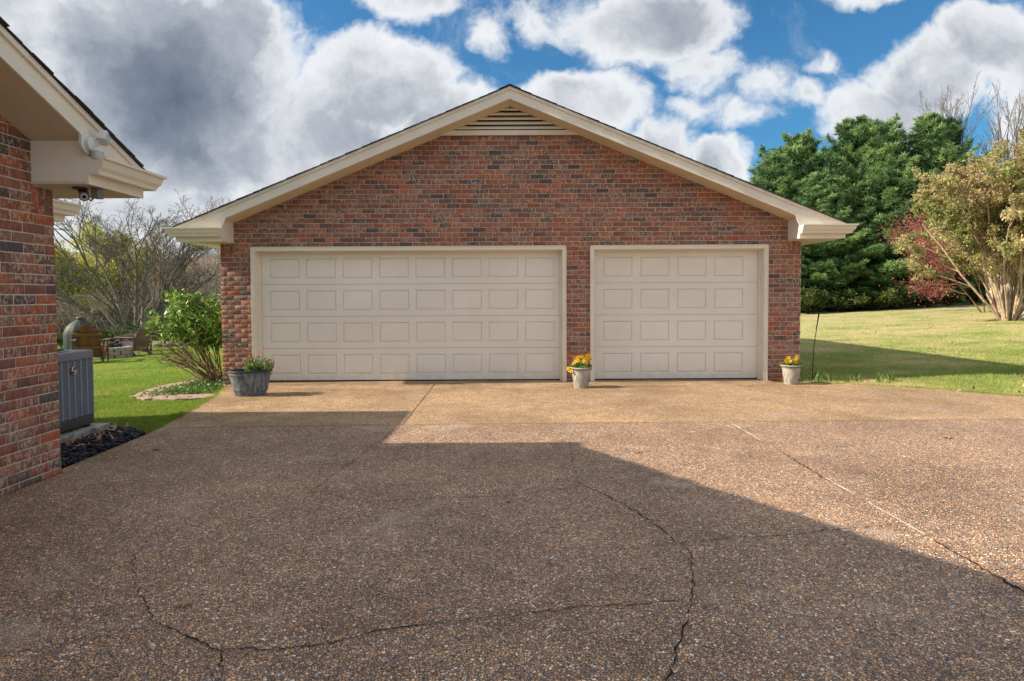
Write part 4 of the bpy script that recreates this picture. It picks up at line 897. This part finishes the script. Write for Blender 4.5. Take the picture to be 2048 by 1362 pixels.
c2 = chair(M['plum_plank']); c2.location = (-11.35, 18.8, gz_(-11.35, 18.8)); c2.rotation_euler = (0, 0, R(68)); tag(c2, 'nearer plum brown garden chair in side view right of the fire pit', 'garden chair', 'slatted garden chairs round the fire pit')
c3 = copy_tree(c2); c3.location = (-12.35, 20.5, gz_(-12.35, 20.5)); c3.rotation_euler = (0, 0, R(112)); tag(c3, 'farther plum brown garden chair partly hidden behind the nearer one', 'garden chair', 'slatted garden chairs round the fire pit')
fp = empty('fire_pit', (-11.8, 18.25, gz_(-11.8, 18.25))); tag(fp, 'low round fire pit of grey stone blocks among the garden chairs', 'fire pit')
bl = MB().box(-.14, .14, -.09, .09, 0, .105).mesh('stone_block', M['stone'], bevel=.012)
for lvl in range(3):
    for i in range(12):
        a = 2*math.pi*(i+.5*(lvl % 2))/12; o = bpy.data.objects.new('stone_block', bl); COL.objects.link(o); o.parent = fp; o.location = (.52*math.cos(a), .52*math.sin(a), lvl*.108); o.rotation_euler = (0, 0, a+math.pi/2+random.uniform(-.04, .04))
logs = empty('charred_logs', (-11.8, 18.25, gz_(-11.8, 18.25)+.18)); tag(logs, 'heap of charred grey logs inside the stone fire pit', 'firewood')
for i in range(8):
    a = random.uniform(0, 6.28); MB().tube([(-.28*math.cos(a), -.28*math.sin(a), random.uniform(.05, .25)), (.28*math.cos(a), .28*math.sin(a), random.uniform(.08, .3))], .05, 7).build('log', M['ash'], logs)
gr = empty('covered_grill', (-14.65, 21.2, gz_(-14.9, 21.2))); tag(gr, 'rounded grill under a dark green fabric cover behind the brown chair', 'grill')
fold_ = lambda i, z: 1+.05*math.sin(i*math.pi/3)*max(0, 1-z/.8)+.02*math.sin(i*1.9)
MB().lathe([(.50, 0), (.50, .3), (.50, .58), (.485, .72), (.41, .90), (.27, 1.04), (.13, 1.13), (.11, 1.15)], 48, mod=fold_).build('fabric_cover', M['tarp'], gr, smooth=True)
MB().lathe([(.0, 1.23), (.10, 1.23), (.125, 1.20), (.12, 1.13), (.11, 1.12)], 24).build('vent_cap', M['steel_dark'], gr, smooth=True)
def rock_obj(name, loc, s, lab, cat, grp=None):
    bm = bmesh.new(); bmesh.ops.create_icosphere(bm, subdivisions=2, radius=1)
    for v in bm.verts: v.co *= 1+random.uniform(-.16, .16); v.co.x *= s[0]; v.co.y *= s[1]; v.co.z *= s[2]
    me = bpy.data.meshes.new(name); bm.to_mesh(me); bm.free(); me.materials.append(M['rock']); o = link(name, me); o.location = loc; tag(o, lab, cat, grp); return o
rock_obj('flat_stone', (-5.55, 7.55, -.07), (.30, .22, .08), 'flat grey stone on the grass just behind the air conditioner', 'stone')
for i in range(14):
    x = -13.2+i*.42; y = 23.2+random.uniform(-.15, .15); rock_obj('edging_rock', (x, y, gz_(x, y)+.06), (.20, .16, .13), 'rounded rock in the low edging row at the back of the left lawn', 'rock', 'rocks edging the back of the left lawn')

# ------------------------------------------------------------------ trees
def place(proto, loc, rz, s, lab, cat, grp=None, first=False):
    o = proto if first else copy_tree(proto); o.location = loc; o.rotation_euler = (0, 0, rz); o.scale = s if isinstance(s, tuple) else (s, s, s); tag(o, lab, cat, grp); return o
def pine_proto(seed, m='pine', H=12, Rb=3.4, name='pine_tree'):
    g = np.random.default_rng(seed); p = empty(name)
    tr = grow((0, 0, -.3), (0, 0, 1), H, .2, 1, [], [], [], curl=.02, npt=9, seed=seed); w = wood(tr, (8,))
    polys, ra, rb = [], [], []; tp, td, cr_ = [], [], []
    z = .5
    while z < H-.3:
        f = z/H; R0 = Rb*(1.0-f**2.0)*g.uniform(.62, 1.2)*(.75+.25*min(1, f*6))+.25; nb = 6 if f < .85 else 5; a0 = g.uniform(0, 6.28)
        for b in range(nb):
            a = a0+2*np.pi*b/nb+g.normal()*.25; Lb = R0*g.uniform(.5, 1.22); up = .18+.9*f**1.6+g.normal()*.08
            s_ = np.linspace(0, 1, 6)[:, None]; d = np.array([np.cos(a), np.sin(a), up]); pts = np.array([0, 0, z])+d*Lb*s_+np.array([0, 0, 1])*(.22*Lb*(s_**2)-.12*Lb*s_)
            polys.append(pts); ra.append(.045*(1-f*.6)); rb.append(.008); clr = g.uniform(-.36, .34)
            side = np.array([-np.sin(a), np.cos(a), 0]); nt = int(14+Lb*17)
            for q in range(nt):
                t_ = .22+.78*g.random()**.7; i = min(int(t_*5), 4); ff = t_*5-i; c = pts[i]*(1-ff)+pts[i+1]*ff
                wd = .42*Lb*(1.08-t_)+.14; c = c+side*g.uniform(-1, 1)*wd+np.array([0, 0, g.uniform(-.05, .2)]); tp.append(c); td.append(d*.7+side*g.uniform(-.8, .8)+np.array([0, 0, .95])); cr_.append(np.clip(.45+clr+g.normal()*.17+(t_-.6)*.4, 0, 1))
        z += g.uniform(.24, .38)*(1 if f < .8 else .8)
    w2 = tubes_np(np.array(polys), np.array(ra), np.array(rb), 4)
    link('trunk', np_mesh('trunk', *w[:2], M['bark_dark'], w[2]), p); link('branch', np_mesh('branch', *w2[:2], M['bark_dark'], w2[2]), p)
    tp = np.array(tp); td = norm(np.array(td)); cr_ = np.array(cr_); K = 10; N = len(tp)
    P = np.repeat(tp, K, 0); dirs = norm(np.repeat(td, K, 0)*.8+g.normal(size=(N*K, 3))*.75); L = .31*g.uniform(.6, 1.2, N*K)[:, None]
    sd_ = norm(np.cross(dirs, g.normal(size=(N*K, 3))))*(.026*g.uniform(.7, 1.3, N*K))[:, None]
    Vv = np.stack([P-sd_, P+sd_, P+dirs*L], 1).reshape(-1, 3)
    link('needles', np_mesh('needles', Vv, np.arange(N*K*3).reshape(-1, 3), M[m], np.clip(np.repeat(cr_, K)+g.normal(size=N*K)*.08, 0, 1)), p); return p
pa, pb = pine_proto(1, Rb=3.9), pine_proto(2, Rb=3.5)
PG = 'tall green pines behind the right lawn'
for i, (x, y, h, rz, pr, lab) in enumerate([(14.6, 42, 8.6, 0, pa, 'lowest left pine just above the right end of the garage roof'), (17.2, 41, 10.0, 1, pb, 'pine second from the left with a pointed feathery top'), (19.6, 43, 11.6, 2.1, pa, 'tall pine third from the left with forked top against blue sky'),
    (22.4, 41, 12.0, 3.3, pb, 'tall broad pine in the middle of the green row'), (25.2, 43, 12.3, 4.2, pa, 'tallest green pine below the big white cloud'), (27.8, 42, 12.2, 5.0, pb, 'rightmost tall pine of the row beside the red leaved tree'),
    (18.4, 38.4, 7.4, 5.6, pb, 'short front pine close to the right garage gutter'), (23.6, 38.6, 8.8, 2.7, pa, 'medium front pine with pale drooping limbs in mid row'), (20.9, 38.2, 5.6, 1.4, pb, 'small low pine at the lawn edge in front of the row'),
    (12.8, 46, 8.0, 4.4, pb, 'far pine mostly hidden by the garage roof'), (16.5, 48, 9.5, 3.9, pa, 'far pine filling the gap behind the second one'), (30.2, 45, 11.2, .7, pa, 'dark pine standing behind the tall autumn shrub'), (21.5, 50, 10.5, 2.2, pb, 'far pine behind the middle of the row'), (27, 51, 11.5, .2, pb, 'far pine behind the right end of the row')]):
    place(pr, (x, y, gz_(x, y)), rz, (1.12*(h/12)**.35, 1.12*(h/12)**.35, h/12), lab, 'pine tree', PG, first=(i < 2))
pd = pine_proto(5, 'pine_dark', 14, 2.6, 'dark_pine_tree'); place(pd, (34.5, 50, gz_(34, 50)), 0, (1, 1, 1.02), 'dark tufted pine rising above the red leaved tree', 'pine tree', first=True)
place(pd, (43.5, 52, gz_(43, 52)), 2, (1, 1, 1.02), 'dark pine at the far right edge behind bare twigs', 'pine tree')
# bare trees
def bare(seed, name='bare_tree', H=7, r=.16, stems=5, lean=.6, mt='bark_grey', nch=(5, 5, 5, 3), lenf=(.62, .6, .58, .6), spread=(.75, .8, .85, .9), curl=.12, start=.3, grav=.03):
    p = empty(name); L = []
    for i in range(stems):
        a = 6.28*i/stems+random.uniform(-.3, .3); d = (math.cos(a)*lean*random.uniform(.5, 1.3), math.sin(a)*lean*random.uniform(.5, 1.3), 1)
        L.append(grow((0, 0, -.2), d, H*random.uniform(.62, .85), r*random.uniform(.6, 1), 5, nch, spread, lenf, curl=curl, grav=grav, start=start, seed=seed*31+i))
    tk = merge([tubes_np(q[0][0], q[0][1], q[0][2], 7) for q in L]); link('trunk', np_mesh('trunk', *tk[:2], M[mt], tk[2]), p)
    cr = merge([tubes_np(q[k][0], np.maximum(q[k][1], .006), np.maximum(q[k][2], .005), 5 if k == 1 else 3) for q in L for k in (1, 2, 3, 4)]); link('crown', np_mesh('crown', *cr[:2], M[mt], cr[2]), p)
    return p, L
random.seed(3)
b1, _ = bare(1, H=6.9, r=.085, stems=9, lean=.8, mt='bark_grey', nch=(7, 7, 6, 3), spread=(.6, .7, .8, .9))
place(b1, (-16.2, 27, gz_(-16.2, 27)), .3, (1.05, 1.05, 1.06), 'large spreading bare tree in the middle of the left background', 'tree', first=True)
b2, _ = bare(2, H=9, r=.10, stems=5, lean=.45, mt='twig', nch=(5, 5, 5, 4))
WG = 'bare grey trees at the back of the left garden'
for i, (x, y, s, rz, lab) in enumerate([(-19, 44, .80, 0, 'bare grey tree whose top shows beside the garage gutter'), (-24, 46, .74, 1, 'bare grey tree right behind the large spreading tree'), (-29, 47, .70, 2.2, 'bare grey tree in front of the orange crown'), (-34, 45, .62, 3, 'bare grey tree before the yellow green tree'),
    (-14.5, 50, .85, 4, 'bare grey tree just left of the garage wall'), (-21.5, 54, .95, 5, 'far bare tree between two nearer ones on the left'), (-27, 56, .9, 6, 'far bare tree behind the orange crown'), (-17.5, 58, 1.15, 2.6, 'far tall bare tree peeking above the left roof slope'), (-22, 36, .45, 1.7, 'low bare thicket tree behind the slatted chairs'), (-17, 38, .5, 3.7, 'low bare thicket tree above the glossy bush'), (-26, 38, .42, .7, 'low bare thicket tree behind the covered grill'),
    (-38, 52, .8, .5, 'far bare tree behind the yellow green tree')]):
    place(b2, (x, y, gz_(x, y)), rz, s, lab, 'tree', WG, first=(i == 0))
b3, _ = bare(4, H=14, r=.09, stems=9, lean=.16, mt='bark_grey', nch=(9, 6, 4, 3), spread=(.32, .38, .45, .5), lenf=(.42, .5, .5, .5), curl=.045, grav=.05, start=.35)
place(b3, (36.0, 52, gz_(36, 52)), 0, (1.1, 1.1, 1.25), 'tall bare tree with upright twigs rising above the autumn shrub', 'tree', 'tall bare trees at right', first=True)
place(b3, (40.6, 51, gz_(40, 51)), 2, (1.1, 1.1, 1.20), 'tall bare tree at the right frame edge against blue sky', 'tree', 'tall bare trees at right')
place(b3, (31.5, 49, gz_(31, 49)), 4, (.9, .9, .84), 'bare tree tangled with the dark tufted pine', 'tree', 'tall bare trees at right')
def leafy_tree(seed, name, H, stems, lean, bark, leaf, nleaf, lsz, jit, zmin=0, **k):
    p, L = bare(seed, name, H=H, stems=stems, lean=lean, mt=bark, **k)
    P = np.concatenate([q[3][0].reshape(-1, 3) for q in L]+[q[4][0].reshape(-1, 3) for q in L]); P = P[P[:, 2] > zmin]; P = P[rng.integers(0, len(P), nleaf)]+rng.normal(size=(nleaf, 3))*jit
    Vv, Ff, rr = leaves_np(P, lsz, lsz*.55, up=.6); link('foliage', np_mesh('foliage', Vv, Ff, M[leaf], rr), p); return p
g_ = np.random.default_rng(77); n_ = 5200; bx = g_.uniform(-46, -9, n_); by = g_.uniform(44, 63, n_); hh = g_.uniform(1.6, 6.2, n_)*(.65+.35*np.sin(bx*.7)**2)
ln = g_.normal(size=(n_, 2))*.28; st = np.linspace(0, 1, 4); wob = np.cumsum(g_.normal(size=(n_, 4, 3))*.12, 1)
pl_ = np.stack([bx[:, None]+ln[:, :1]*hh[:, None]*st, by[:, None]+ln[:, 1:]*hh[:, None]*st, T(bx, by)[:, None]+hh[:, None]*st], -1)+wob
i1 = g_.integers(1, 3, (n_, 6)); base = pl_[np.arange(n_)[:, None], i1]+(pl_[np.arange(n_)[:, None], i1+1]-pl_[np.arange(n_)[:, None], i1])*g_.random((n_, 6, 1)); dv = norm(g_.normal(size=(n_, 6, 3))+np.array([0, 0, .9]))*g_.uniform(.4, 1.5, (n_, 6, 1))
tw = (base[:, :, None]+dv[:, :, None]*np.linspace(0, 1, 3)[None, None, :, None]).reshape(-1, 3, 3)
th_ = merge([tubes_np(pl_, np.full(n_, .028), np.full(n_, .008), 3), tubes_np(tw, np.full(n_*6, .010), np.full(n_*6, .005), 3)])
tag(link('woodland_thicket', np_mesh('woodland_thicket', *th_[:2], M['twig'], th_[2])), 'dense grey brown thicket of bare twigs filling the left background', 'thicket', kind='stuff')
yt = leafy_tree(6, 'yellow_tree', 6.5, 5, .5, 'twig', 'yellow_leaf', 30000, .18, .28); place(yt, (-30.6, 45, gz_(-30.6, 45)), 0, (1.2, 1.1, 1.18), 'yellow green tree rising beside the brick house corner', 'tree', first=True)
ot = leafy_tree(7, 'orange_tree', 6.5, 5, .5, 'twig', 'orange_leaf', 9000, .15, .3)
place(ot, (-27.8, 51, gz_(-27.8, 51)), 0, (.95, .95, .95), 'orange brown tree glowing through the bare branches', 'tree', 'orange brown trees on the left', first=True)
place(ot, (-31.0, 54, gz_(-31, 54)), 2, (.95, .95, 1.2), 'rusty crowned tree right of the yellow green one', 'tree', 'orange brown trees on the left')
place(ot, (-23, 60, gz_(-23, 60)), 4, (1.0, 1.0, 1.0), 'faint orange tree low above the glossy bush', 'tree', 'orange brown trees on the left')
rt_ = leafy_tree(8, 'red_tree', 6.4, 5, .55, 'bark_brown', 'red_leaf', 11000, .10, .26, r=.05, curl=.1, grav=.03)
place(rt_, (21.6, 28.5, gz_(20.3, 28.5)), 0, (1, 1, 1.0), 'red leaved small tree between the pines and the autumn shrub', 'tree', first=True)
# large autumn shrub, many pale stems
random.seed(9)
sh = empty('autumn_shrub', (17.75, 22.3, gz_(17.75, 22.3))); sh.scale = (1, 1, .93); tag(sh, 'huge multi stemmed shrub with pale bark and yellowing leaves at right', 'shrub')
L = []
for i in range(44):
    a = random.uniform(0, 6.28); k = random.random()**.7; d = (math.cos(a)*.70*k-.03, math.sin(a)*.62*k, 1); bx, by = math.cos(a)*.38*k*random.uniform(.5, 1), math.sin(a)*.3*k
    L.append(grow((bx, by, -.1), d, random.uniform(4.5, 6.0)*(1-.12*k), random.uniform(.032, .066), 5, [6, 4, 4, 3], [.5, .65, .8, .9], [.48, .5, .5, .55], radf=.5, curl=.10, grav=.03, start=.34, seed=500+i))
tk = merge([tubes_np(q[0][0], q[0][1], q[0][2], 7) for q in L]); link('stems', np_mesh('stems', *tk[:2], M['bark_pale'], tk[2], smooth=True), sh)
cr = merge([tubes_np(q[k][0], np.maximum(q[k][1], .006), np.maximum(q[k][2], .004), 4 if k == 1 else 3) for q in L for k in (1, 2, 3, 4)]); link('twigs', np_mesh('twigs', *cr[:2], M['bark_pale'], cr[2]), sh)
P = np.concatenate([q[3][0].reshape(-1, 3) for q in L]+[q[4][0].reshape(-1, 3) for q in L]+[q[2][0][:, 2:].reshape(-1, 3) for q in L]); n_ = 95000
ph = rng.integers(0, len(P), n_); P = P[ph]+rng.normal(size=(n_, 3))*.05; rr0 = np.clip(.5+(np.sin(P[:, 0]*2.1+P[:, 2]*1.3)+np.cos(P[:, 1]*2.4-P[:, 2]*1.9))*.14+rng.normal(size=n_)*.2-(P[:, 2]-3.5)*.03, 0, 1)
kk = P[:, 2] > .9+.5*rng.random(n_); P, rr0 = P[kk], rr0[kk]
Vv, Ff, rr = leaves_np(P, .13, .055, up=.7, rnd=rr0); link('foliage', np_mesh('foliage', Vv, Ff, M['crape'], rr), sh)
# undergrowth shrubs
def shrub_proto(seed, leaf, n=5200, sz=.12, name='undergrowth_shrub'):
    p = empty(name); L = [grow((0, 0, -.1), (random.uniform(-.8, .8), random.uniform(-.8, .8), 1), random.uniform(.9, 1.5), .02, 4, [4, 4, 3], [.7, .8, .9], [.6, .6, .6], seed=seed+i, start=.2) for i in range(10)]
    w = merge([wood(q, (5, 4, 3, 3)) for q in L]); link('stems', np_mesh('stems', *w[:2], M['bark_dark'], w[2]), p)
    P = np.concatenate([q[3][0].reshape(-1, 3) for q in L]+[q[2][0].reshape(-1, 3) for q in L]); P = P[rng.integers(0, len(P), n)]+rng.normal(size=(n, 3))*.08; P[:, 2] = np.abs(P[:, 2])
    Vv, Ff, rr = leaves_np(P, sz, sz*.5, up=.5); link('foliage', np_mesh('foliage', Vv, Ff, M[leaf], rr), p); return p
us = shrub_proto(700, 'under'); UG = 'undergrowth shrubs along the foot of the pines'
names = ['behind the right garage corner', 'left of the yellow tinged thicket', 'with drooping pale stems', 'beneath the middle pine', 'beneath the tallest pine', 'near the dark trunks', 'left of the autumn shrub', 'behind the autumn shrub stems', 'at the far right lawn edge', 'under the second pine', 'deep behind the first pine', 'right of the red tree foot', 'deep in the dark gap', 'at the far right below bare trees']
for i, (x, y, s) in enumerate([(17.4, 36.6, 1.0), (19.3, 36.8, .9), (21.2, 36.4, 1.05), (23.0, 37.0, .85), (24.9, 37.4, .9), (26.6, 38.0, .8), (28.4, 38.6, .9), (30.5, 39, 1.1), (33, 39.5, 1.3), (18.4, 40, 1.4), (16, 40, 1.4), (30, 43, 1.6), (27.4, 42, 1.5), (35.5, 42, 1.7)]):
    place(us, (x, y, gz_(x, y)), i*1.3, (s*1.35, s*1.2, s), 'green undergrowth shrub '+names[i], 'shrub', UG, first=(i == 0))
ls = shrub_proto(800, 'under', 4200, .10, 'garden_shrub')
for i, (x, y, s, lab) in enumerate([(-15.2, 25.4, .62, 'low green shrub behind the fire pit, left one'), (-13.9, 25.0, .66, 'low green shrub behind the fire pit, right one'), (-12.6, 24.8, .6, 'low green shrub behind the two plum chairs'), (-17.6, 24.5, .55, 'low green shrub beside the covered grill'), (-11.2, 25.2, .62, 'low green shrub behind the rock edging'), (-9.7, 25.8, .7, 'low green shrub behind the glossy bush'), (-16.4, 26, .7, 'low green shrub under the spreading bare tree')]):
    place(ls, (x, y, gz_(x, y)), i*1.1, (s*1.3, s*1.2, s), lab, 'shrub', 'low shrubs behind the patio', first=(i == 0))
